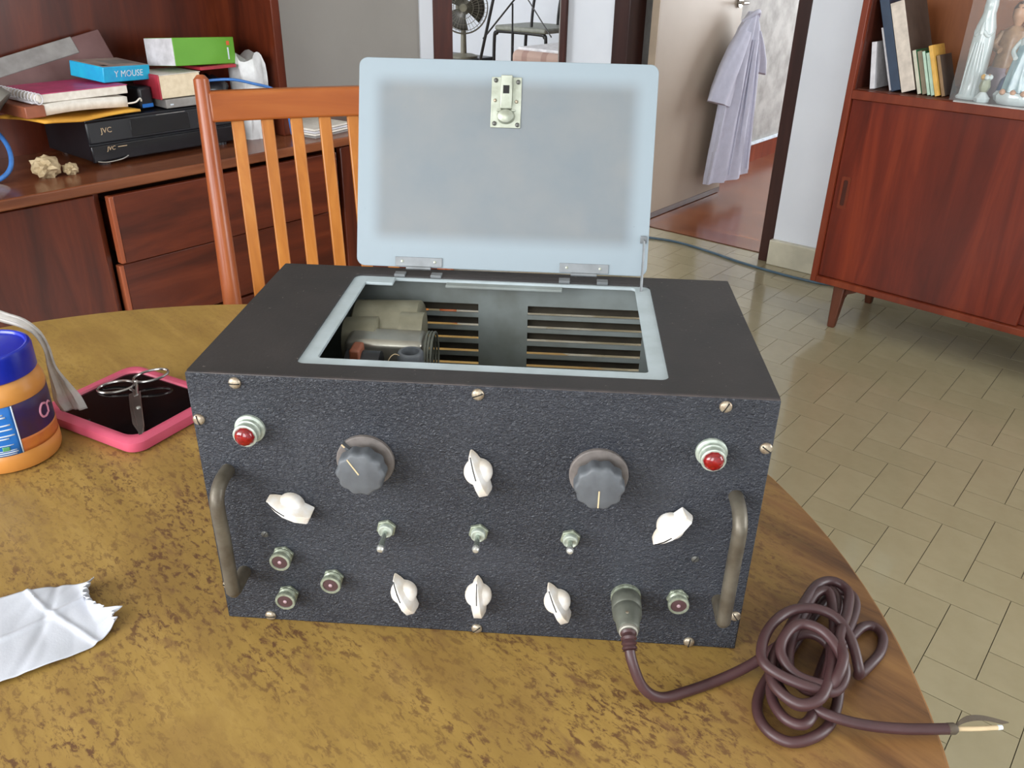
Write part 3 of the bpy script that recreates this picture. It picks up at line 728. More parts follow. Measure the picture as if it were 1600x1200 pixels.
# toggle switches
def toggle(x, z, dirv, ln_):
    t = fmake(MB().prism([(.0083*math.cos(PI/3*i+.3), .0083*math.sin(PI/3*i+.3)) for i in range(6)], 0, .0030), 'toggle_nut', 'nut', x, z, bevel=.0005)
    MB().lathe([(.0060, .003), (.0060, .0062), (.0056, .0068), (.0048, .0070), (.0042, .0066)], 20).build('bushing', 'ring', t)
    d = Vector(dirv).normalized(); p0 = Vector((0, 0, .0055))
    MB().rings([(p0, .0018), (p0+d*ln_*.5, .0021), (p0+d*ln_*.85, .0027)], 12).build('lever', 'lever', t)
    e = p0+d*ln_
    MB().rings([(e-d*.0030, .0024), (e-d*.002, .0030), (e, .0031), (e+d*.0016, .0022), (e+d*.0021, .0008)], 14).build('lever_tip', 'lever_tip', t)
    return t
toggle(.1458, .1075, (-.06, -.30, 1), .0175)
toggle(.2205, .1085, (-.02, -.16, 1), .0150)
toggle(.2940, .1080, (-.02, .22, 1), .0165)
# jacks
jk = fmake(MB().prism([(.0092*math.cos(PI/3*i+.2), .0092*math.sin(PI/3*i+.2)) for i in range(6)], 0, .0026), 'jack_nut', 'nut', .0572, .0735, bevel=.0005)
MB().lathe([(.0080, .002), (.0080, .004), (.0074, .0044), (.0080, .0052), (.0074, .0058), (.0080, .0066), (.0076, .0074), (.0086, .0080), (.0088, .0098), (.0084, .0112), (.0066, .0114), (.0064, .0104)], 28).build('jack_collar', 'nut', jk)
MB().lathe([(.0066, .0080), (.0065, .0106), (.005, .0108)], 24).build('jack_face', 'jack_in', jk)
MB().lathe([(.0016, .0100), (.0016, .0113), (.0004, .0117)], 12).build('jack_pin', 'jack_pin', jk)
for x, z in ((.0978, .0523), (.0572, .0315), (.3845, .0532)): dup(jk, BX, fpos(x, z))
fmake(MB().lathe([(.0125, 0), (.0125, .003), (.0105, .0034), (.0105, .005)], 24), 'socket_flange', 'nut', .3425, .0512)
# grab handles
def grab(x, z0, z1, lean):
    y = -.027
    pts = [(x, .001, z1), (x, -.006, z1), (x, -.016, z1-.001), (x, -.0245, z1-.006), (x, y-.001, z1-.016), (x, y, (z0+z1)/2), (x, y, z0+.006), (x, y+.001, z0+.0015), (x, y+.005, z0-.0005), (x, -.012, z0), (x, .001, z0)]
    part(MB().tube(spline(pts, 6), .0056, 14), 'grab_handle', 'handle')
grab(.0215, .0530, .1548, 0); grab(.4178, .0530, .1560, 0)
# internals seen through the opening
part(B(.02, .42, .02, .235, .05, .053), 'chassis_plate', 'can')
part(MB().rings([((.080, .200, .188), .030), ((.082, .200, .188), .032), ((.143, .200, .190), .032), ((.1445, .200, .190), .030)], 28), 'transformer_can', 'can')
part(MB().rings([((.078, .172, .190), .024), ((.108, .172, .192), .024), ((.1095, .172, .192), .021)], 28), 'capacitor_can', 'can')
part(B(.084, .1560, .134, .168, .158, .2095), 'shield_can', 'can2', bevel=.006, seg=4)
part(MB().cyl((.128, .180, .200), (.150, .180, .200), .019, n=28), 'coil_end', 'can')
part(MB().rings([((.092, .114, .196), .013), ((.122, .114, .196), .013), ((.1225, .114, .196), .011)], 24), 'capacitor', 'black_plastic')
rg = MB().lathe([(.0090, 0), (.0115, .004), (.0115, .022), (.0105, .0235), (.0080, .0235), (.0072, .012)], 28, (.1480, .117, .186)); part(rg, 'tube_socket', 'bakelite')
for k in range(3):
    part(MB().tube([(.1575+.0028*k, .152+.026*math.cos(t), .184+.027*math.sin(t)) for t in [2*PI*i/28 for i in range(28)]], .0012, 6, closed=True), 'wire_loop', 'plug')
part(MB().tube(spline([(.128, .108, .180), (.130, .104, .203), (.136, .107, .211), (.143, .113, .204)]), .0004, 6), 'thin_wire', 'core')
part(MB().box(.0965, .106, .104, .124, .150, .214), 'terminal_block', 'brown_cover', bevel=.002)

# ================================================================== CORD
cd = thing('power_cord', 'dark brown rubber cord with metal plug, coiled in a loose hank', 'cord', (.5, -.01, 0))
CO = Matrix.Translation((-.5, .01, 0))
px_, pz_ = .3425, .0512
pg = MB().lathe([(.0118, .0045), (.0122, .006), (.0122, .0165), (.0112, .0178), (.0118, .019), (.0118, .024), (.0098, .028), (.0088, .0385), (.0078, .040), (.0070, .040)], 32)
pgm = Matrix.Translation((px_, 0, pz_))@Matrix.Rotation(PI/2, 4, 'X')
pg.xf(CO@pgm).build('plug', 'plug', cd)
MB().lathe([(.0070, .039), (.0074, .040), (.0074, .0425), (.0066, .0432), (.0056, .0428)], 28).xf(CO@pgm).build('plug_collar', 'plug_end', cd)
MB().lathe([(.0014, 0), (.0013, .001), (.0003, .0012)], 10).xf(CO@Matrix.Translation((px_-.001, -.030, pz_+.0088))).build('plug_screw', 'screw', cd)
RC = .0042
def z_(h): return h
path = [(px_, -.038, pz_), (px_, -.050, .049), (px_+.003, -.060, .038), (px_+.013, -.066, .018), (px_+.028, -.064, .0068), (.392, -.054, .0047), (.420, -.040, .0055), (.446, -.028, .012),
 (.470, -.016, .024), (.492, -.008, .030), (.508, -.016, .026), (.513, -.034, .014),
 # low outer loop
 (.508, -.056, .006), (.496, -.078, .0046), (.480, -.091, .0046), (.463, -.096, .0046), (.450, -.089, .0046), (.444, -.074, .0046), (.447, -.056, .0048), (.458, -.036, .006),
 (.484, .002, .006), (.510, .040, .006), (.528, .064, .006), (.540, .068, .006), (.543, .056, .006), (.530, .026, .006), (.512, -.008, .008),
 (.494, -.044, .009), (.486, -.070, .012), (.474, -.086, .013), (.461, -.082, .013), (.455, -.064, .013), (.460, -.044, .014),
 (.484, -.006, .014), (.512, .034, .015), (.534, .062, .016), (.549, .060, .016), (.549, .044, .014), (.532, .012, .014),
 (.508, -.024, .018), (.494, -.052, .022), (.482, -.074, .024), (.468, -.078, .024), (.459, -.062, .024), (.462, -.042, .024),
 (.480, -.010, .022), (.502, .026, .022), (.516, .050, .024), (.528, .052, .026), (.530, .038, .024), (.520, .008, .022),
 (.508, -.020, .030), (.500, -.044, .034), (.488, -.066, .032), (.476, -.068, .030), (.468, -.050, .032),
 (.476, -.020, .034), (.492, .010, .032), (.508, .036, .033), (.521, .042, .033), (.520, .022, .032), (.514, -.004, .034),
 (.506, -.030, .036), (.497, -.056, .037), (.484, -.079, .033), (.466, -.083, .031), (.452, -.066, .032), (.456, -.044, .035),
 (.474, -.014, .038), (.494, .020, .036), (.514, .050, .033), (.531, .058, .031), (.540, .046, .030), (.530, .016, .034),
 # arches over the hank
 (.510, -.026, .044), (.507, -.048, .046), (.500, -.062, .040), (.492, -.066, .034), (.470, -.060, .036), (.461, -.044, .042), (.468, -.028, .047), (.482, -.018, .049), (.497, -.024, .048), (.506, -.040, .044), (.508, -.056, .036),
 (.498, -.068, .030), (.480, -.070, .034), (.458, -.064, .038), (.446, -.052, .040), (.450, -.032, .043), (.463, -.012, .045), (.480, .001, .046), (.499, .004, .046), (.515, -.003, .043), (.523, -.020, .036), (.527, -.036, .022), (.531, -.030, .010),
 # small side loop
 (.545, -.014, .005), (.559, .002, .0046), (.567, .020, .0046), (.564, .032, .0048), (.553, .030, .006), (.538, .014, .008), (.516, -.014, .010), (.498, -.046, .012),
 (.489, -.064, .014), (.487, -.073, .015), (.496, -.0775, .014), (.512, -.080, .0115), (.530, -.0805, .0095), (.550, -.080, .0085), (.570, -.0785, .0085), (.584, -.0775, .0090)]
sp = spline(path, 7)
MB().tube(sp, RC, 12).xf(CO).build('sheath', 'cord', cd)
MB().tube(spline([(px_, -.037, pz_), (px_, -.0475, .0497), (px_+.001, -.055, .0445)], 8), [RC*1.35-.0008*math.sin(i*2.2) for i in range(17)], 14).xf(CO).build('strain_relief', 'cord', cd)
MB().tube([(.583, -.0775, .009), (.588, -.0772, .0092), (.590, -.0771, .0092)], [.0043, .0044, .0030], 12).xf(CO).build('braid_collar', 'braid', cd)
MB().tube(spline([(.588, -.0772, .0092), (.604, -.076, .0094), (.622, -.0735, .0096)], 5), .0018, 10).xf(CO).build('inner_wire', 'core', cd)
MB().cyl((.621, -.0737, .0096), (.6245, -.0732, .0097), .0019, .0017, 10).xf(CO).build('wire_tip', 'print_white', cd)
for k in range(5):
    a = .0006*k
    MB().tube(spline([(.588, -.0770+a*.5, .0105), (.598, -.073+a, .013+a), (.612, -.070+a, .0125+a*.6), (.626+a*2, -.0705+a*.6, .0105)], 5), .0005, 6).xf(CO).build('braid_strand', 'braid', cd)

# ================================================================== TABLET, SCISSORS, JAR, FILM, TISSUE
ta = math.radians(-24)
tbx = thing('tablet', 'tablet with dark screen in a pink rubber case beside the black box', 'tablet', (-.2475, .342, 0), ta)
TLx, TLy = .086, .073
MB().loft([[(x, y, z) for x, y in rrect(-TLx-o, TLx+o, -TLy-o, TLy+o, .018)] for o, z in ((-.006, 0), (-.001, .002), (.0005, .008), (0, .014), (-.004, .0172), (-.008, .0178), (-.0125, .0165), (-.0140, .0135))], caps=True).build('case', 'pink', tbx)
MB().prism(rrect(-TLx+.0125, TLx-.0125, -TLy+.0125, TLy-.0125, .006), .0132, .0140).build('screen', 'glass_black', tbx)
scs = thing('scissors', 'small steel scissors lying on the dark tablet screen', 'scissors', (-.248, .345, .0145))
SO = Matrix.Translation((.248, -.345, -.0145))
def blade(pts, zz):
    P = [(x, y) for x, y in pts]
    return MB().prism(P, zz, zz+.0012)
blade([(-.2560, .3640), (-.2500, .3660), (-.2330, .3330), (-.2060, .2830), (-.1985, .2610), (-.2020, .2605), (-.2160, .2850), (-.2420, .3270)], .0163).xf(SO).build('blade', 'steel', scs, bevel=.0004)
blade([(-.2620, .3580), (-.2570, .3660), (-.2400, .3400), (-.2140, .2980), (-.1975, .2640), (-.1985, .2605), (-.2230, .2880), (-.2450, .3260)], .0148).xf(SO).build('blade', 'steel', scs, bevel=.0004)
MB().lathe([(.0028, 0), (.0028, .0010), (.001, .0016)], 14, (-.2325, .3235, .0174)).xf(SO).build('pivot_screw', 'lever_tip', scs)
for cx, cy, rx, ry, an, zz in ((-.2855, .3730, .0225, .0135, .25, .0175), (-.2470, .3925, .0215, .0130, .55, .0260)):
    lp = [(cx+rx*math.cos(t)*math.cos(an)-ry*math.sin(t)*math.sin(an), cy+rx*math.cos(t)*math.sin(an)+ry*math.sin(t)*math.cos(an), zz+.002*math.sin(t+1)) for t in [2*PI*i/30 for i in range(30)]]
    MB().tube(lp, .0017, 8, closed=True).xf(SO).build('finger_loop', 'steel', scs)
MB().tube(spline([(-.2645, .3690, .0172), (-.258, .3640, .0172), (-.250, .352, .0166)]), .0019, 8).xf(SO).build('shank', 'steel', scs)
MB().tube(spline([(-.2600, .3790, .0245), (-.2565, .3700, .0205), (-.250, .356, .0176)]), .0019, 8).xf(SO).build('shank', 'steel', scs)

jr = thing('peanut_butter_jar', 'peanut-coloured plastic jar with blue screw lid and printed label', 'jar', (-.3425, .2385, 0))
jr.scale = (1, 1, 1.10)
JR = .0515
MB().lathe([(JR-.006, 0), (JR-.002, .0015), (JR, .006), (JR, .018), (JR-.0015, .0205), (JR-.0015, .074), (JR-.0005, .077), (JR-.001, .083), (JR-.004, .090), (JR-.0075, .0945), (JR-.0085, .0965)], 64).build('body', 'jar', jr)
MB().lathe([(JR-.0056, .0950), (JR-.0046, .0962), (JR-.0046, .1185), (JR-.0060, .1215), (JR-.0085, .1225), (JR-.0105, .1218), (JR-.0115, .1195)], 64).build('lid', 'jar_lid', jr)
def patch(a0, a1, z0, z1, name, mat, dr=.0004, slant=0, n=14):
    r = JR-.0015+dr
    def fn(u, v):
        z = z0+(z1-z0)*v; a = math.radians(a0+(a1-a0)*u)+slant*(v-.5)
        return (r*math.cos(a), r*math.sin(a), z)
    return MB().grid(n, 4, fn).build(name, mat, jr, solid=.0003)
patch(-160, 60, .0212, .0735, 'label', 'label_navy', .0004, n=48)
patch(-52, 56, .0212, .0355, 'label_scene', 'label_tan', .0007, n=24)
bp = patch(-120, -42, .0210, .0735, 'label_panel', 'label_blue', .0010, n=24)
patch(-42, -40.4, .0210, .0735, 'label_border', 'print_white', .0011, n=2)
for z, a1, hh in ((.0655, -52, .0016), (.0625, -50, .0016), (.0540, -47, .0014), (.0490, -46, .0014), (.0425, -45, .0014), (.0395, -52, .0014), (.0325, -49, .0008), (.0265, -47, .0008), (.0242, -46, .0012), (.0222, -48, .0008)):
    patch(-95, a1, z, z+hh, 'label_line', 'print_white', .0014, n=12)
patch(-62, -54, .0270, .0315, 'label_emblem', 'print_green', .0014, n=6)
# pink script on the label
cuv = []
for pts in ([(.5, .9), (.25, 1.0), (.05, .75), (0, .4), (.12, .08), (.35, 0), (.55, .12)], [(.62, .1), (.66, .5), (.64, .75), (.82, .82), (.95, .7)]):
    path_ = []
    for (u, v) in [(q.x, q.y) for q in spline([(a, b, 0) for a, b in pts], 5)]:
        a = math.radians(-8+u*24); r2 = JR-.0015+.0010; path_.append((r2*math.cos(a), r2*math.sin(a), .0465+v*.0145))
    MB().tube(path_, .0012, 6).build('label_script', 'print_pink', jr)

fm = thing('plastic_film', 'thin whitish plastic film draped behind the peanut butter jar', 'plastic bag', (-.36, .32, 0))
FLs = [(-.43, .300, .138), (-.385, .299, .140), (-.361, .299, .134), (-.340, .299, .128), (-.326, .299, .121), (-.318, .299, .104), (-.318, .299, .083), (-.319, .299, .053), (-.320, .299, .036), (-.314, .300, .021)]
FRs = [(-.43, .303, .156), (-.382, .303, .155), (-.357, .303, .147), (-.333, .303, .139), (-.316, .303, .122), (-.310, .303, .102), (-.308, .304, .078), (-.299, .306, .055), (-.292, .307, .040), (-.288, .308, .0215)]
fa, fb = spline(FLs, 4), spline(FRs, 4)
def film(u, v):
    k = u*(len(fa)-1); i = min(int(k), len(fa)-2); f = k-i
    a = fa[i].lerp(fa[i+1], f); b = fb[i].lerp(fb[i+1], f); q = a.lerp(b, v)
    rip = .0022*math.sin(v*9+u*4)+.0012*math.sin(v*21+u*7)
    return (q.x+.36+rip*.2, q.y-.32+rip, q.z+.003*math.sin(v*PI)*(1 if u < .9 else 0)-.0015*math.sin(v*17)*max(0, u-.9)*0)
MB().grid(36, 12, film).build('film_sheet', 'film', fm, solid=.0003)

def tissue():
    # torn strip of tissue: upper and lower borders measured on the table, ragged right end
    upb = spline([(-.345, -.085, 0), (-.27, -.04, 0), (-.206, .002, 0), (-.180, .016, 0), (-.156, .026, 0), (-.134, .026, 0)], 8)
    lob = spline([(-.255, -.165, 0), (-.20, -.125, 0), (-.150, -.091, 0), (-.118, -.066, 0), (-.097, -.044, 0), (-.089, -.022, 0)], 8)
    nu, nv = 90, 60
    def fn(u, v):
        k = u*(len(upb)-1); i = min(int(k), len(upb)-2); f = k-i
        a = upb[i].lerp(upb[i+1], f); b = lob[i].lerp(lob[i+1], f)
        p = a.lerp(b, v)
        e = max(0, (u-.80)/.20)
        rag = (-.013*math.sin(PI*min(v/.74, 1))+.010*math.exp(-((v-.77)/.035)**2)+.0016*math.sin(v*61)+.0012*math.sin(v*113+1))*e*e
        p = p+Vector((.80, .45, 0)).normalized()*rag
        z = .0030+.0016*math.sin(u*5+v*3.1)*math.sin(v*4+1)+.0007*math.sin(u*14-v*6)+.0005*abs(math.sin(u*23+v*9+2*math.sin(v*5)))
        z += .0022*math.exp(-((v-.42+.55*(u-.6))/.03)**2)*(.3 < u < .85)+.0018*math.exp(-((u-.52-.3*v)/.02)**2)-.0012*math.exp(-((u-.70+.25*v)/.025)**2)
        z += .011*e*e*(1-.5*abs(v-.3))
        return (p.x+.2, p.y+.06, max(z, .0006))
    return MB().grid(nu, nv, fn)
ts = tissue().build('tissue_paper', 'tissue', None, solid=.0005); ts.location = (-.2, -.06, 0)
tag(ts, 'crumpled white tissue with a torn end on the table', 'tissue')

# ================================================================== CHAIR
ca = math.radians(22)
chp = Vector((-.335, .885, 0)); e1 = Vector((math.cos(ca), math.sin(ca), 0)); e2 = Vector((-math.sin(ca), math.cos(ca), 0))
CWD = .392
chroot = chp+e1*(CWD/2)-e2*.10
ch = thing('dining_chair', 'orange-brown wooden dining chair with tall slatted back behind the table', 'chair', (chroot.x, chroot.y, FL), ca)
# local: x across, y backwards, z up from floor. Back leans from y=.0 at seat to y=.10 at the top
def by(z): return .10-.19*(1.07-z) if z > .45 else .10-.19*.62+(.45-z)*.12
TOPZ = 1.078
for sx in (-1, 1):
    X = sx*CWD/2
    pts = [(X, by(TOPZ)+.001, TOPZ), (X, by(TOPZ-.006), TOPZ-.006), (X, by(1.0), 1.0), (X, by(.85)-.004, .85), (X, by(.65)-.004, .65), (X, by(.47), .47), (X, by(.25), .25), (X, by(0), 0)]
    MB().tube(pts, [.007, .0125, .0135, .015, .0165, .018, .0165, .014], 16).build('back_post', 'chair_red', ch)
    MB().tube([(X*1.02, -.40, .43), (X*1.04, -.405, .2), (X*1.05, -.41, 0)], [.018, .017, .014], 14).build('front_leg', 'chair_red', ch)
    B(min(X, X*.9), max(X, X*.9), -.40, by(.42), .385, .425).build('side_rail', 'chair', ch, bevel=.004)
def sheared(x0, x1, z0, z1, thick, mat, name, curve=.012):
    m = MB(); secs = []
    for i in range(13):
        u = i/12; x = x0+(x1-x0)*u; b = curve*(1-(2*u-1)**2)
        secs.append([(x, by(z0)+b-thick/2, z0), (x, by(z0)+b+thick/2, z0), (x, by(z1)+b+thick/2, z1), (x, by(z1)+b-thick/2, z1)])
    return m.loft(secs).build(name, mat, ch, bevel=.004, seg=3)
sheared(-CWD/2+.008, CWD/2-.008, 1.006, 1.054, .022, 'chair_rail', 'top_rail')
sheared(-CWD/2+.008, CWD/2-.008, .455, .495, .020, 'chair_rail', 'lower_rail')
for k in range(7):
    x = -CWD/2+(k+1)*CWD/8; u = (x+CWD/2)/CWD; b = .012*(1-(2*u-1)**2)
    secs = []
    for i in range(10):
        z = .49+(1.012-.49)*i/9; wd = .0105; y = by(z)+b-.010*math.sin(PI*i/9)
        secs.append([(x-wd, y-.005, z), (x+wd, y-.005, z), (x+wd, y+.005, z), (x-wd, y+.005, z)])
    MB().loft(secs).build('slat', 'chair', ch, bevel=.002)
B(-CWD/2, CWD/2, -.42, -.385, .385, .425).build('front_rail', 'chair', ch, bevel=.004)
B(-.215, .215, -.425, -.005, .425, .475).build('seat_cushion', 'cushion', ch, bevel=.018, seg=4)

# ================================================================== DRESSER WITH HUTCH (room axes, local x = s towards front, y = t)
dz = -.03
dsr = thing('dresser', 'long reddish-brown wooden dresser with door, drawers and tall open hutch', 'dresser', ST(-1.65, 0, FL), A)
zt = dz-FL
b0, b1 = -.55, 2.0
B(-.465, .0, b0, b1, zt-.028, zt).build('top_board', 'redwood_top', dsr, bevel=.004)
B(-.46, -.03, b0, b0+.02, 0.0, zt-.028).build('side_panel', 'redwood_v', dsr)
B(-.46, -.03, b1-.02, b1, 0.0, zt-.028).build('side_panel', 'redwood_v', dsr)
B(-.465, -.455, b0, b1, .0, zt-.028).build('back_panel', 'redwood', dsr)
B(-.46, -.03, b0, b1, .05, .07).build('bottom_board', 'redwood', dsr)
B(-.46, -.06, b0, b1, 0, .05).build('plinth', 'redwood', dsr)
B(-.45, -.045, .690, .712, .07, zt-.028).build('divider', 'redwood_v', dsr)
B(-.45, -.045, 1.478, 1.50, .07, zt-.028).build('divider', 'redwood_v', dsr)
B(-.04, -.018, -.2, .690, .06, zt-.034).build('door', 'redwood_v', dsr, bevel=.003)
B(-.04, -.018, b0+.01, -.206, .06, zt-.034).build('door', 'redwood_v', dsr, bevel=.003)
B(-.04, -.018, 1.507, b1-.01, .06, zt-.034).build('door', 'redwood_v', dsr, bevel=.003)
zd = zt-.040
for i, (za, zb, pull) in enumerate(((zd-.186, zd, .016), (zd-.386, zd-.194, -.004), (zd-.59, zd-.394, -.006))):
    dw = B(-.03+pull, -.012+pull, .728, 1.472, za, zb).build('drawer_front', 'redwood', dsr, bevel=.002)
    B(-.034+pull, -.0105+pull, .716, .7285, za+.002, zb-.001).build('drawer_edge', 'drawer_edge', dw, bevel=.002)
    B(-.42, -.03+pull, .735, .745, za+.02, zb-.03).build('drawer_side', 'redwood', dw)
# hutch above
hx0, hx1 = -.465, -.150
B(hx0, hx1, 1.392, 1.422, zt, 1.75).build('hutch_side', 'redwood_v', dsr, bevel=.003)
B(hx0, hx1, -.53, -.50, zt, 1.75).build('hutch_side', 'redwood_v', dsr, bevel=.003)
B(hx0, hx0+.012, -.5, 1.392, zt, 1.75).build('hutch_back', 'redwood_v', dsr)
B(hx0+.012, hx1-.01, -.5, 1.392, 1.38, 1.405).build('hutch_shelf', 'redwood', dsr)
B(hx0, hx1, -.53, 1.422, 1.75, 1.775).build('hutch_top', 'redwood', dsr)

# --- things on the dresser. helper in room axes at dresser top height
def rthing(name, label, cat, s, t, z, rz=0, group=None): return thing(name, label, cat, ST(s, t, z), A+rz, group)
vz = .127
vc = rthing('video_recorder', 'black video recorder with silver lettering on the dresser', 'video recorder', -1.812, .775, dz)
B(-.275, -.012, 0, .455, .012, vz-.004).build('casing', 'black_plastic', vc, bevel=.003)
B(-.012, 0, -.002, .457, .010, .055).build('lower_fascia', 'black_gloss', vc, bevel=.003)
B(-.014, -.004, -.002, .457, .058, vz-.008).build('upper_fascia', 'black_plastic', vc, bevel=.005)
B(-.0045, -.0025, .12, .30, .066, .112).build('tape_flap', 'black_gloss', vc, bevel=.001)
for k in range(4):
    MB().cyl((-.03 if k < 2 else -.25, .04 if k % 2 else .41, 0), (-.03 if k < 2 else -.25, .04 if k % 2 else .41, .013), .016).build('foot', 'black_plastic', vc)
fmx = lambda y, z, x=.0005: Matrix(((0, 0, 1, x), (1, 0, 0, y), (0, 1, 0, z), (0, 0, 0, 1)))
text_mesh('JVC', .020, fmx(.050, .092, -.0035), 'lettering', 'silver', vc)
text_mesh('JVC', .015, fmx(.052, .044), 'lettering', 'silver', vc, shear=.2)
B(0, .0006, .072, .098, .0445, .0465).build('lettering_rule', 'silver', vc)
B(-.0036, -.003, .20, .29, .114, .1155).build('fascia_print', 'grey_card', vc)
MB().tube(spline([(.002, .008, .014), (.010, .03, .011), (.010, .07, .013), (.002, .095, .018)]), .0025, 8).build('chrome_trim', 'chrome', vc)
VT_ = dz+vz   # top of the recorder
# envelope, brown notebook, spiral notebook stack overhanging the recorder's left part
ev = rthing('yellow_envelope', 'crumpled yellow envelope at the bottom of the notebook stack', 'envelope', -1.87, .755, VT_, .10)
MB().grid(14, 10, lambda u, v: (-.12+.24*v, -.13+.27*u, .004+.010*abs(math.sin(u*3+v*2))*(1-u*.5)+(.006*v))).build('envelope_sheet', 'yellow', ev, solid=.006)
bn = rthing('brown_notebook', 'thick brown-backed notebook with curling white pages', 'notebook', -1.88, .755, VT_+.024, .06)
MB().grid(16, 8, lambda u, v: (-.10+.20*v, -.125+.25*u, .016+.004*math.sin(u*4)*v)).build('pages', 'paper', bn, solid=.026)
B(-.102, .103, -.15, -.10, .002, .031).build('spine', 'brown_cover', bn, bevel=.003)
MB().tube(spline([(.098, .125, .008), (.105, .145, .010), (.104, .160, .018), (.10, .166, .010)]), .0022, 6).build('curled_page', 'paper', bn)
sn = rthing('spiral_notebook', 'white spiral notebook with a magenta cover topmost on the stack', 'notebook', -1.885, .765, VT_+.0578, .04)
B(-.095, .098, -.115, .125, 0, .021).build('pages', 'paper', sn, bevel=.002)
B(-.094, .099, -.11, .126, .0212, .0226).build('cover', 'magenta', sn)
for k in range(12):
    yy = -.094+.196*k/11
    MB().tube([(yy, -.116+.010*math.cos(t), .0112+.013*math.sin(t)) for t in [2*PI*i/14 for i in range(14)]], .0016, 6, closed=True).build('spiral_ring', 'white_card', sn)
B(-.094, .097, -.132, -.116, .001, .006).build('back_edge', 'white_card', sn)
# cyan box tilted on the pile
cb = rthing('mouse_box', 'flat cyan cardboard box with white lettering lying on the pile', 'box', -1.905, .908, VT_+.0855, 0)
cb.rotation_euler = (math.radians(-3), math.radians(5), A+.26)
B(-.065, .06, -.075, .085, 0, .040).build('carton', 'cyan', cb, bevel=.002)
B(-.062, .057, -.072, .082, .0402, .0408).build('carton_top', 'box_top', cb)
B(-.03, .030, -.02, .07, .0409, .0412).build('top_picture', 'grey_card', cb)
B(.030, .046, -.062, -.045, .0409, .0412).build('top_mark', 'black_line', cb)
text_mesh('Y MOUSE', .024, fmx(.010, .020, .0605), 'lettering', 'print_white', cb)
bk0 = rthing('black_case', 'small black case under the cyan box', 'case', -1.90, .905, VT_, .1)
B(-.09, .05, .045, .090, 0, .060).build('shell', 'black_plastic', bk0, bevel=.008, seg=3)
B(.0505, .052, .05, .085, .004, .014).build('blue_strip', 'label_blue', bk0)
# paperback and grey box
gb = rthing('grey_slim_box', 'slim light grey box under the thick paperback', 'box', -1.855, 1.075, VT_, 0)
B(-.14, .038, -.062, .065, 0, .024).build('carton', 'grey_card', gb, bevel=.002)
B(.0382, .0388, -.050, -.040, .008, .012).build('print', 'print_white', gb)
pb = rthing('thick_paperback', 'thick cream-paged paperback with red spine on a grey box', 'book', -1.86, 1.055, VT_+.0245, .02)
B(-.10, .036, -.050, .080, .002, .064).build('pages', 'paper_cream', pb, bevel=.002)
B(-.102, .037, -.054, -.049, 0, .067).build('spine', 'red_cover', pb, bevel=.001)
B(-.102, .037, -.053, .082, .0644, .0660).build('cover', 'paper', pb)
# dark clutter, green box, white bag, cables
dk = rthing('dark_bag', 'crumpled black bag behind the books at the dresser end', 'bag', -1.895, 1.200, VT_, 0)
m = MB(); secs = []
for j in range(9):
    v = j/8; rr = math.sin(PI*(.12+.80*v))
    secs.append([((.075*rr*(1+.10*math.sin(5*t+3*v)))*math.cos(t), (.052*rr*(1+.10*math.sin(4*t+v*5)))*math.sin(t), .002+.066*v+.004*math.sin(3*t)) for t in [2*PI*i/24 for i in range(24)]])
for sct in secs[:1]:
    for i, q in enumerate(sct): sct[i] = (q[0], q[1], 0)
m.loft(secs).build('bag_body', 'black_plastic', dk)
gx = rthing('green_carton', 'bright green carton with white end lying above the books', 'box', -1.880, 1.165, dz+.2290, 0)
gx.rotation_euler = (math.radians(-3), math.radians(-4), A+.14)
B(-.085, .040, -.105, .115, 0, .075).build('carton', 'green', gx, bevel=.002)
B(-.084, .039, -.1068, -.105, .001, .074).build('carton_end', 'white_card', gx)
B(.0402, .0406, .085, .096, .052, .064).build('logo', 'orange', gx)
B(.0402, .0406, .086, .091, .012, .046).build('print_strip', 'print_white', gx)
rbk = rthing('red_booklet', 'thin red booklet under the green carton', 'book', -1.88, 1.205, dz+.2185, .0)
B(-.06, .05, -.06, .06, 0, .009).build('cover', 'red_cover', rbk, bevel=.001)
wbg = rthing('white_plastic_bag', 'creased white plastic bag bulging beside the hutch panel', 'bag', -1.868, 1.322, dz, 0)
m = MB(); secs = []
for j in range(11):
    v = j/10; rr = (.92+.12*math.sin(PI*v)) if v < .95 else .80
    secs.append([(.060*rr*(1+.13*math.sin(6*t+4*v)+.06*math.sin(13*t))*math.cos(t)+.012*v, .050*rr*(1+.12*math.sin(5*t+7*v))*math.sin(t), .245*v+.014*math.sin(3*t+1)*v) for t in [2*PI*i/30 for i in range(30)]])
m.loft(secs).build('bag_body', 'bag', wbg)
for nm, lb_, pts, rr in (('network_cable', 'blue network cable arching beside the green carton', [(-1.86, 1.16, .155), (-1.80, 1.22, .160), (-1.775, 1.28, .145), (-1.765, 1.34, .125), (-1.765, 1.38, .09), (-1.77, 1.40, -.02)], .0042), ('network_cable', 'blue cable hanging at the dresser left beside the beige crumpled paper', [(-1.95, .565, .12), (-1.86, .58, .06), (-1.815, .565, .012), (-1.805, .53, -.016), (-1.826, .49, -.0235), (-1.828, .42, -.0237), (-1.84, .30, -.0237)], .006)):
    P0 = ST(pts[0][0], pts[0][1], -.03)
    o = MB().tube(spline([ST(*q)-P0 for q in pts]), rr, 10).build(nm, 'blue_cable'); o.location = P0; tag(o, lb_, 'cable', 'blue cables on the dresser')
pp = rthing('paper_pile', 'white papers lying at the far end of the dresser', 'papers', -1.80, 1.52, dz, .15)
for k in range(4): B(-.11+.006*k, .09, -.10, .10-.01*k, .0075*k, .0075*k+.006).build('sheet_stack', ('grey_card', 'paper', 'white_card', 'paper')[k], pp, bevel=.001)
gc = rthing('green_bowl', 'small dark green bowl at the far end of the dresser', 'bowl', -1.78, 1.72, dz)
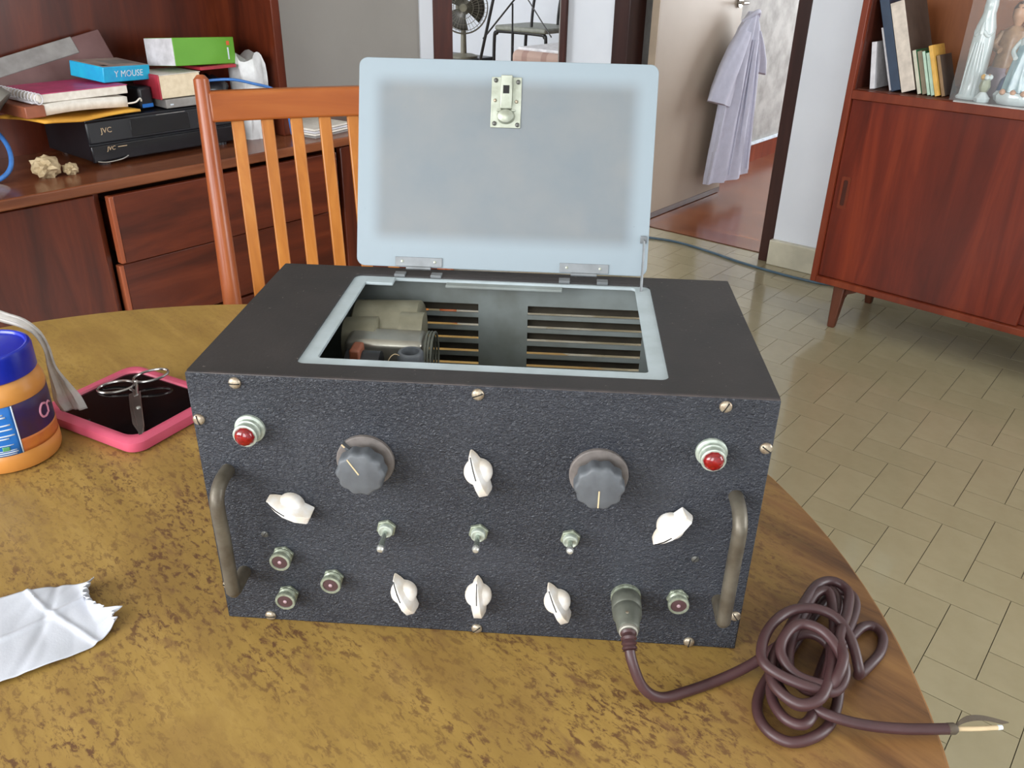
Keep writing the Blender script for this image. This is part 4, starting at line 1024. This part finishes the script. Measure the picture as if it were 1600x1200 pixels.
MB().lathe([(.03, 0), (.034, .004), (.06, .035), (.072, .062), (.075, .064), (.07, .06), (.055, .03), (.02, .012)], 28).build('bowl_body', 'dark_green', gc)
# tilted mauve folder behind the notebooks
fd = rthing('mauve_folder', 'tilted mauve plastic folder with a pale edge behind the notebooks', 'folder', -2.02, .80, VT_+.01, 0)
fdm = Matrix.Rotation(math.radians(12), 4, 'X')@Matrix.Rotation(math.radians(-22), 4, 'Y')
B(-.006, .006, -.125, .215, .02, .155).xf(fdm).build('folder_sheet', 'mauve', fd, bevel=.002)
B(-.007, .008, -.127, .13, .110, .157).xf(fdm).build('pale_edge', 'grey_card', fd, bevel=.002)
# grey device at the far left
gd = rthing('grey_desk_lamp', 'grey plastic desk lamp head at the left edge of the dresser', 'lamp', -1.912, .470, dz)
MB().lathe([(.07, 0), (.07, .012), (.05, .02), (.014, .026)], 28).build('base', 'grey_plastic', gd)
MB().tube(spline([(0, 0, .02), (-.01, .0, .12), (.0, .015, .2), (.02, .05, .245)]), .011, 12).build('arm', 'grey_plastic', gd)
MB().rings([((.075, .095, .165), .066), ((.065, .075, .190), .060), ((.04, .045, .228), .036), ((.025, .025, .245), .018)], 28).build('shade', 'grey_plastic', gd)
cp = rthing('crumpled_paper', 'crumpled beige paper ball in front of the recorder', 'paper', -1.80, .640, dz)
bm = bmesh.new(); bmesh.ops.create_icosphere(bm, subdivisions=3, radius=.034)
for v in bm.verts:
    n_ = v.co.normalized(); v.co *= 1+.22*wob(n_.x*2.2, n_.y*2.6+n_.z*1.9, 3.1); v.co.z = max(v.co.z*.85+.026, 0)
me = bpy.data.meshes.new('crumpled_body'); bm.to_mesh(me); bm.free(); me.materials.append(M['shell'])
o = bpy.data.objects.new('crumpled_body', me); C.objects.link(o); o.parent = cp
cp2 = rthing('crumpled_paper', 'small crumpled beige scrap beside the larger paper ball', 'paper', -1.785, .695, dz)
o2 = o.copy(); C.objects.link(o2); o2.parent = cp2; o2.scale = (.55, .55, .55)
gp = rthing('glass_plate', 'clear glass plate at the left corner of the dresser top', 'plate', -1.712, .40, dz)
MB().lathe([(.05, 0), (.09, .003), (.105, .014), (.107, .016), (.104, .015), (.088, .006), (.02, .004)], 40).build('plate_body', 'glass', gp)

# ================================================================== RIGHT CABINET
CB = A-math.radians(3.5)
cabO = ST(-.515, 2.795, FL)
cab = thing('display_cabinet', 'reddish wooden display cabinet with sliding doors on tapered splayed legs', 'cabinet', cabO, CB)
zb, zs, ztop = .165, .832, 1.75; cwid = 1.5; dep = .40
B(0, .022, 0, dep, zb, ztop).build('side_panel', 'cab_edge', cab, bevel=.002)
B(cwid-.022, cwid, 0, dep, zb, ztop).build('side_panel', 'cab_edge', cab, bevel=.002)
B(.022, cwid-.022, 0, dep, zb, zb+.024).build('bottom_board', 'cab_edge', cab, bevel=.002)
B(.022, cwid-.022, .0, dep, zs, zs+.030).build('middle_shelf', 'cab_edge', cab, bevel=.002)
B(.022, cwid-.022, .03, dep-.02, zs+.030, zs+.032).build('shelf_lining', 'leg', cab)
B(.022, cwid-.022, dep-.012, dep, zb, ztop).build('back_panel', 'cab_in', cab)
B(.022, .026, .02, dep-.012, zs+.03, ztop-.02).build('inner_side', 'cab_dark', cab)
B(0, cwid, 0, dep, ztop, ztop+.024).build('top_board', 'cab_edge', cab, bevel=.002)
def sdoor(x0, x1, y0, gx0):
    d = B(x0, x1, y0, y0+.018, zb+.026, zs-.002).build('sliding_door', 'cab', cab, bevel=.001)
    gz = .51
    outer = rrect(gx0, gx0+.034, gz-.058, gz+.058, .006); inner = rrect(gx0+.009, gx0+.025, gz-.046, gz+.046, .006)
    fr = MB().frame(outer, inner, 0, .003)
    fr.xf(Matrix(((1, 0, 0, 0), (0, 0, 1, y0-.0028), (0, 1, 0, 0), (0, 0, 0, 1)))).build('finger_pull', 'cab_edge', d)
    MB().prism(inner, 0, .001).xf(Matrix(((1, 0, 0, 0), (0, 0, 1, y0-.0006), (0, 1, 0, 0), (0, 0, 0, 1)))).build('pull_recess', 'cab_dark', d)
sdoor(.024, .715, .014, .042); sdoor(.690, 1.476, .036, 1.41)
for x, y, sx, sy in ((.11, .04, -.0, -.02), (cwid-.11, .04, .0, -.02), (.11, dep-.05, -.0, .02), (cwid-.11, dep-.05, .0, .02)):
    MB().loft([[(x+sx*k+q[0]*r_, y+sy*k+q[1]*r_, z) for q in ((-1, -1), (1, -1), (1, 1), (-1, 1))] for z, r_, k in ((zb, .022, 0), (0, .013, 1.0))]).build('leg', 'leg', cab, bevel=.004)
    dx = 1 if x < cwid/2 else -1
    MB().prism([(x, zb), (x+dx*.075, zb), (x+dx*.06, zb-.014), (x+dx*.028, zb-.03), (x+dx*.018, zb-.055), (x, zb-.06)], y-.009, y+.009, mtx=Matrix(((1, 0, 0, 0), (0, 0, 1, 0), (0, 1, 0, 0), (0, 0, 0, 1)))).build('leg_bracket', 'leg', cab)
B(.35, cwid-.022, .006, .020, zs+.030, zs+.034).build('glass_track', 'alu', cab)
B(.335, .93, .011, .0145, zs+.034, ztop-.02).build('glass_door', 'glass', cab)
B(.90, 1.478, .0165, .0195, zs+.034, ztop-.02).build('glass_door', 'glass', cab)

def cpos(x, y, z): return cabO+Matrix.Rotation(CB, 3, 'Z')@Vector((x, y, z))
SZ = zs+.032
def book(name, label, x, y, thick, depth, hgt, lean, spine, cover, pages='paper'):
    r = bpy.data.objects.new(name, None); C.objects.link(r); r.empty_display_size = .02
    # leaning about its lower left edge so that one lower edge rests on the shelf
    r.location = cpos(x, y, SZ+.0005+ (0 if lean <= 0 else 0)); r.rotation_euler = Matrix.Rotation(CB, 3, 'Z').__matmul__(Matrix.Rotation(math.radians(-lean), 3, 'Y')).to_euler()
    tag(r, label, 'book', 'books leaning on the cabinet shelf')
    B(0, thick, 0, .004, 0, hgt).build('spine', spine, r, bevel=.001)
    B(thick-.0018, thick, .003, depth, 0, hgt).build('cover', cover, r)
    B(0, .0018, .003, depth, 0, hgt).build('cover', cover, r)
    B(.0019, thick-.0019, .0045, depth-.004, .003, hgt-.003).build('pages', pages, r)
    return r
# x is the lower right edge; leaning left turns the top towards -x
def lb(deg): return deg
LBK = [('booklet', 'white booklet standing leftmost in the cabinet by the side panel', .060, .05, .016, .12, .150, 9, 'white_card', 'white_card'),
       ('booklet', 'thin pale booklet squeezed left of the tall navy binder', .124, .06, .010, .15, .205, 20, 'white_card', 'grey_card'),
       ('binder', 'tall navy blue binder on the cabinet shelf', .137, .045, .030, .20, .305, 20, 'navy_cover', 'navy_cover'),
       ('large_book', 'large dark brown book with a bone-coloured spine', .171, .045, .044, .20, .285, 20, 'bone_spine', 'dark_cover'),
       ('small_book', 'small pale book just right of the large brown book', .220, .055, .011, .11, .140, 20, 'pale_spine', 'green_spine'),
       ('small_book', 'small olive-spined book between pale and mint books', .234, .06, .015, .11, .138, 20, 'olive_spine', 'olive_spine'),
       ('small_book', 'mint-spined small book with green covers', .252, .055, .009, .11, .140, 20, 'mint_spine', 'green_spine'),
       ('small_book', 'whitish small book left of the golden yellow one', .264, .055, .011, .11, .136, 20, 'mint_spine', 'green_spine'),
       ('small_book', 'golden yellow small book leaning over the row', .278, .05, .012, .11, .160, 20.5, 'gold_spine', 'gold_spine'),
       ('small_book', 'tan small book at the right end of the row', .294, .065, .010, .11, .130, 20.5, 'tan_spine', 'dark_cover')]
for q in LBK: book(*q)

# porcelain figurines
def fig(name, label, x, y, rz=0): return thing(name, label, 'figurine', cpos(x, y, SZ+.0005), CB+rz, 'figurines on the cabinet shelf')
def ell(cx, cy, rx, ry, z, n=24, fold=0, k=8, ph=0): return [(cx+rx*(1+fold*math.sin(k*2*PI*i/n+ph))*math.cos(2*PI*i/n), cy+ry*(1+fold*math.sin(k*2*PI*i/n+ph))*math.sin(2*PI*i/n), z) for i in range(n)]
f1 = fig('robed_figurine', 'tall slender white porcelain robed figure beside the books', .366, .10)
MB().loft([ell(0, 0, a, b, z, 32, f_, 7) for a, b, z, f_ in ((.040, .034, 0, .02), (.041, .035, .006, .04), (.033, .030, .014, .05), (.030, .028, .05, .05), (.032, .028, .10, .04), (.033, .028, .15, .03), (.031, .027, .19, .02), (.029, .025, .215, .01), (.022, .021, .240, 0), (.0185, .019, .255, 0), (.0195, .020, .275, 0), (.018, .019, .295, 0), (.011, .012, .308, 0), (.002, .002, .312, 0))]).build('robe', 'porcelain', f1)
MB().loft([ell(0, -.012, a, b, z, 16) for a, b, z in ((.006, .006, .258), (.011, .009, .268), (.0115, .010, .280), (.008, .007, .291))]).build('face', 'porcelain', f1)
MB().tube(spline([(-.026, -.006, .205), (-.018, -.022, .19), (0, -.027, .205), (.018, -.022, .19), (.026, -.006, .205)]), [.004+.0015*math.sin(PI*i/32) for i in range(33)], 10).build('folded_arms', 'porcelain', f1)
MB().tube([(0, -.034, .195), (0, -.034, .215), (0, -.031, .23)], [.007, .006, .002], 10).build('praying_hands', 'porcelain', f1)
for k in range(5):
    MB().tube(spline([(-.022+.011*k, -.026, .012), (-.02+.010*k, -.029, .09), (-.014+.007*k, -.028, .17)]), .0025, 6).build('robe_fold', 'porcelain', f1)
f2 = fig('robed_figurine', 'porcelain lady in pale teal robe on a white scalloped base', .505, .085)
MB().loft([ell(0, 0, a, b, z, 32, f_, 10) for a, b, z, f_ in ((.050, .042, 0, 0), (.058, .048, .008, .03), (.062, .05, .024, .05), (.054, .046, .036, .05), (.03, .026, .04, 0))]).build('base', 'porcelain', f2)
MB().loft([ell(0, 0, a, b, z, 32, f_, 9) for a, b, z, f_ in ((.046, .040, .038, .06), (.044, .038, .06, .06), (.036, .031, .12, .05), (.028, .024, .16, .03), (.024, .021, .185, 0), (.017, .016, .20, 0))]).build('robe', 'teal_robe', f2)
MB().loft([ell(0, 0, a, b, z, 24) for a, b, z in ((.027, .022, .165), (.026, .022, .19), (.014, .014, .203))]).build('shawl', 'porcelain', f2)
MB().loft([ell(0, 0, a, a, z, 18) for a, z in ((.006, .198), (.008, .206), (.0145, .222), (.0145, .236), (.009, .248), (.002, .252))]).build('head', 'skin_glaze', f2)
MB().loft([ell(0, .004, a, a, z, 18) for a, z in ((.010, .216), (.017, .228), (.0165, .242), (.010, .254), (.002, .257))]).build('hair', 'hair', f2)
for sx in (-1, 1):
    MB().tube(spline([(sx*.024, 0, .185), (sx*.036, -.012, .155), (sx*.020, -.034, .135)]), .007, 10).build('arm', 'porcelain', f2)
for k in range(3):
    MB().loft([ell(-.03+.03*k, -.040, a, a, z, 12) for a, z in ((.003, .028), (.009, .033), (.009, .04), (.003, .046))]).build('base_flower', 'skin_glaze', f2)
f3 = fig('seated_figurine', 'beige glazed figure with brown hair behind the teal lady', .415, .250)
MB().loft([ell(0, 0, a, b, z, 28, f_, 7) for a, b, z, f_ in ((.062, .045, 0, .02), (.064, .046, .03, .05), (.058, .042, .075, .05), (.05, .036, .088, .02))]).build('seat_block', 'mauve_glaze', f3)
MB().loft([ell(0, 0, a, b, z, 28, f_, 7) for a, b, z, f_ in ((.045, .034, .088, .04), (.042, .032, .13, .05), (.040, .028, .17, .03), (.036, .025, .20, 0), (.014, .013, .215, 0))]).build('robe', 'beige_robe', f3)
MB().loft([ell(0, 0, a, a, z, 18) for a, z in ((.009, .21), (.012, .22), (.021, .24), (.021, .262), (.013, .278), (.002, .283))]).build('head', 'skin_glaze', f3)
MB().loft([ell(0, .006, a, a, z, 18) for a, z in ((.012, .222), (.024, .245), (.024, .268), (.014, .284), (.002, .288))]).build('hair', 'hair', f3)
for sx in (-1, 1):
    MB().tube(spline([(sx*.034, -.004, .195), (sx*.048, -.02, .155), (sx*.022, -.038, .14)]), .010, 10).build('arm', 'beige_robe', f3)
f4 = fig('small_figurine', 'small white porcelain bird group right of the books', .322, .285)
MB().loft([ell(0, 0, a, b, z, 20, .05, 5) for a, b, z in ((.030, .025, 0), (.032, .027, .01), (.018, .016, .018), (.009, .009, .05), (.012, .012, .06), (.022, .016, .075), (.012, .010, .092), (.004, .004, .098))]).build('body', 'porcelain', f4)
MB().tube(spline([(.012, 0, .08), (.02, 0, .11), (.008, 0, .132), (-.012, 0, .135), (-.026, 0, .128)]), [.008-.0002*i for i in range(33)], 10).build('neck', 'porcelain', f4)
MB().loft([ell(-.012, -.018, a, a, z, 12) for a, z in ((.002, .08), (.009, .088), (.009, .098), (.002, .106))]).build('pearl', 'porcelain', f4)
f5 = fig('small_figurine', 'little flower-posy figurine between the tall white figure and teal lady', .418, .055)
MB().loft([ell(0, 0, a, a, z, 20, .06, 6) for a, z in ((.020, 0), (.022, .012), (.014, .022), (.008, .03))]).build('base', 'porcelain', f5)
MB().loft([ell(0, 0, a, a*.9, z, 20, .08, 6) for a, z in ((.010, .03), (.016, .045), (.012, .064), (.007, .078))]).build('stem_body', 'moss', f5)
for k in range(5):
    t = 2*PI*k/5
    MB().loft([ell(.011*math.cos(t), .011*math.sin(t), a, a, .066+z, 12) for a, z in ((.002, 0), (.007, .005), (.007, .012), (.002, .017))]).build('flower', ('porcelain', 'skin_glaze', 'porcelain', 'gold_spine', 'porcelain')[k], f5)
f6 = fig('small_figurine', 'small blue and cream kneeling figurine left of the teal lady', .450, .165)
MB().loft([ell(0, 0, a, b, z, 20, .04, 5) for a, b, z in ((.026, .022, 0), (.026, .023, .03), (.02, .018, .06), (.008, .008, .072))]).build('robe', 'blue_glaze', f6)
MB().loft([ell(0, 0, a, a, z, 16) for a, z in ((.006, .07), (.012, .08), (.012, .092), (.003, .102))]).build('head', 'skin_glaze', f6)

# ================================================================== FLOOR CABLE
P0 = Vector((.709, 3.534, FL))
pts = [(.50, 3.58), (.709, 3.534), (.836, 3.478), (.974, 3.348), (1.075, 3.231), (1.198, 3.115), (1.318, 3.021), (1.415, 2.969), (1.6, 2.93), (1.8, 2.90)]
o = MB().tube(spline([Vector((x, y, FL+.006))-P0 for x, y in pts]), .0055, 10).build('floor_cable', 'slate_cable'); o.location = P0
tag(o, 'thin slate-blue cable running across the tile floor under the cabinet', 'cable')

# ================================================================== SHIRT ON THE DOOR HANDLE
sh_ = thing('shirt', 'pale lilac-grey short-sleeved shirt hanging from the door handle', 'shirt', ST(-1.595, 4.27, FL), A)
def sec(tc, wd, dp, z, fold, ph, n=44, sc_=0):
    return [(sc_+dp*math.sin(2*PI*i/n)*(1+.35*fold*math.sin(9*2*PI*i/n+ph)), tc+wd*math.cos(2*PI*i/n)*(1+.05*fold*math.sin(7*2*PI*i/n+ph*1.3)), z+.004*fold*math.sin(3*2*PI*i/n)) for i in range(n)]
rows_ = [(.015, .030, .022, .995, .2), (.010, .055, .030, .965, .4), (-.005, .10, .036, .92, .6), (-.02, .15, .040, .84, .8), (-.03, .17, .042, .74, 1), (-.03, .185, .044, .60, 1), (-.035, .205, .046, .45, 1), (-.035, .225, .048, .30, 1), (-.035, .245, .05, .17, 1), (-.035, .25, .05, .125, 1)]
MB().loft([sec(tc, wd, dp, z, f_, z*4) for tc, wd, dp, z, f_ in rows_]).build('shirt_body', 'shirt', sh_)
def sleeve(p, name='sleeve'):
    secs = []
    for (t, z, wt, dp, f_) in p:
        secs.append([(.004+dp*math.sin(a)*(1+.25*f_*math.sin(5*a+z*9)), t+wt*math.cos(a), z-.25*wt*math.cos(a)) for a in [2*PI*i/28 for i in range(28)]])
    MB().loft(secs).build(name, 'shirt', sh_)
sleeve([(-.06, .90, .05, .034, .3), (-.12, .82, .075, .038, .6), (-.18, .72, .095, .04, .9), (-.235, .62, .105, .04, 1), (-.265, .555, .11, .038, 1)])
sleeve([(.06, .90, .045, .032, .3), (.12, .82, .06, .034, .6), (.17, .74, .065, .034, .9), (.20, .67, .06, .03, 1)])
MB().tube(spline([(-.02, -.05, .945), (.022, -.02, .985), (.026, .03, .995), (.006, .065, .965), (-.018, .05, .95)]), [.012]*33, 10).build('collar', 'shirt', sh_)
for k, (t0_, t1_) in enumerate(((-.02, -.12), (.03, .02), (.0, -.04), (.05, .10))):
    MB().tube(spline([(.040, t0_, .86), (.048, (t0_+t1_)/2, .55), (.052, t1_, .16)]), .006, 8).build('fold', 'shirt', sh_)

# ================================================================== SIDE ROOM CONTENTS (seen through the doorway)
sbt = rthing('side_table', 'low dark side table carrying the grey fan', 'table', -3.90, 4.50, FL)
B(-.32, .12, -.14, .2, .535, .56).build('table_top', 'black_plastic', sbt, bevel=.004)
for x in (-.29, .09):
    for y in (-.11, .17): B(x-.015, x+.015, y-.015, y+.015, 0, .535).build('leg', 'black_tube', sbt)
bxo = rthing('white_tin', 'small white tin at the left of the fan base', 'tin', -4.06, 4.46, FL+.56)
MB().lathe([(.045, 0), (.047, .004), (.047, .10), (.04, .11), (.02, .114)], 24).build('tin_body', 'white_card', bxo)
fn_ = rthing('table_fan', 'grey table fan with round wire grille in the side room', 'fan', -3.895, 4.50, FL+.56)
face = math.atan2(-.274-4.5, .541+3.895)       # towards the living room, room axes
fn_.rotation_euler = (0, 0, A+face)
MB().lathe([(.10, 0), (.10, .014), (.07, .024), (.024, .03)], 28).build('base', 'fan_grey', fn_)
MB().cyl((0, 0, .02), (0, 0, .33), .022, .016, 16).build('stem', 'fan_grey', fn_)
FZ = .335
MB().rings([((-.10, 0, FZ), .03), ((-.09, 0, FZ), .05), ((-.02, 0, FZ), .055), ((.0, 0, FZ), .04)], 20).build('motor_housing', 'fan_grey', fn_)
for k, (xx, rr) in enumerate(((.02, .170), (.055, .172), (.09, .150), (.10, .11), (.105, .07))):
    MB().tube([(xx, rr*math.cos(t), FZ+rr*math.sin(t)) for t in [2*PI*i/36 for i in range(36)]], .004 if k == 1 else .002, 6, closed=True).build('grille_ring', 'wire', fn_)
for k in range(36):
    t = 2*PI*k/36; c_, s_ = math.cos(t), math.sin(t)
    MB().tube([(.055, .172*c_, FZ+.172*s_), (.09, .150*c_, FZ+.150*s_), (.105, .07*c_, FZ+.07*s_), (.107, .02*c_, FZ+.02*s_)], .0014, 5).build('grille_wire', 'wire', fn_)
MB().cyl((.104, 0, FZ), (.112, 0, FZ), .026, n=20).build('grille_badge', 'fan_grey', fn_)
for k in range(3):
    a0 = 2*PI*k/3
    MB().grid(10, 6, lambda u, v, a0=a0: (.03+.035*(u-.5), (.03+.12*v)*math.cos(a0+(u-.5)*1.5), FZ+(.03+.12*v)*math.sin(a0+(u-.5)*1.5))).build('fan_blade', 'fan_blade', fn_, solid=.003)
MB().cyl((0, 0, FZ), (.06, 0, FZ), .028, n=20).build('hub', 'fan_blade', fn_)
rk = rthing('folding_rack', 'black folding drying rack standing against the white wall', 'drying rack', -3.5, 4.6, FL)
def rod(p0, p1, r=.008, nm='rod', back=0):
    k = .9476
    f_ = lambda q: Vector((.541+(q[0]-.541)*k+3.35, 4.25+back-4.25, max(.5247+(q[2]-.5247)*k, FL)-FL))
    MB().cyl(f_(p0), f_(p1), r, n=8).build(nm, 'black_tube', rk)
rk.location = ST(-3.35, 4.25, FL)
rod((-3.58, 4.5, .32), (-3.92, 4.5, -.82), .010, 'leg'); rod((-3.705, 4.5, -.05), (-3.36, 4.5, .275), .006, 'brace'); rod((-3.44, 4.5, .19), (-3.425, 4.5, -.82), .006, 'leg')
rod((-3.36, 4.5, .275), (-3.1, 4.5, .0), .004, 'stay'); rod((-3.58, 4.5, .32), (-3.36, 4.5, .275), .008, 'top_bar')
sc2 = rthing('tube_chair', 'grey vinyl chair on black bent tube legs beside the bed', 'chair', -3.5, 4.80, FL)
B(-.19, .27, -.20, .22, .752, .787).build('seat', 'seat_grey', sc2, bevel=.014, seg=3)
for yy in (-.17, .19):
    MB().tube(spline([(-.22, yy, 0), (-.215, yy, .66), (-.19, yy, .73), (-.15, yy, .745), (.2, yy, .745), (.24, yy, .73), (.255, yy, .66), (.26, yy, 0)]), .012, 10).build('leg_loop', 'black_tube', sc2)
for yy in (-.14, .16):
    MB().tube(spline([(.10, yy, .75), (.11, yy, .9), (.155, yy, 1.15), (.17, yy, 1.3)]), .010, 10).build('back_tube', 'black_tube', sc2)
B(.155, .185, -.16, .18, 1.17, 1.38).build('backrest', 'seat_grey', sc2, bevel=.01)
MB().cyl((-.06, -.15, .02), (-.06, -.15, .75), .010).build('middle_leg', 'black_tube', sc2)
bd = rthing('bed', 'bed with plaid mattress and white sheet seen through the doorway', 'bed', -2.63, 4.02, FL)
B(-.36, .46, -.05, 1.4, .08, .50).build('bed_base', 'brown_cover', bd, bevel=.01)
B(-.37, .47, -.06, 1.42, .50, .72).build('mattress', 'plaid', bd, bevel=.035, seg=4)
B(-.34, .45, -.03, 1.4, .715, .735).build('sheet', 'sheet', bd, bevel=.008, seg=3)
for x in (-.3, .4):
    for y in (0, 1.35): B(x-.025, x+.025, y-.025, y+.025, 0, .08).build('leg', 'brown_cover', bd)
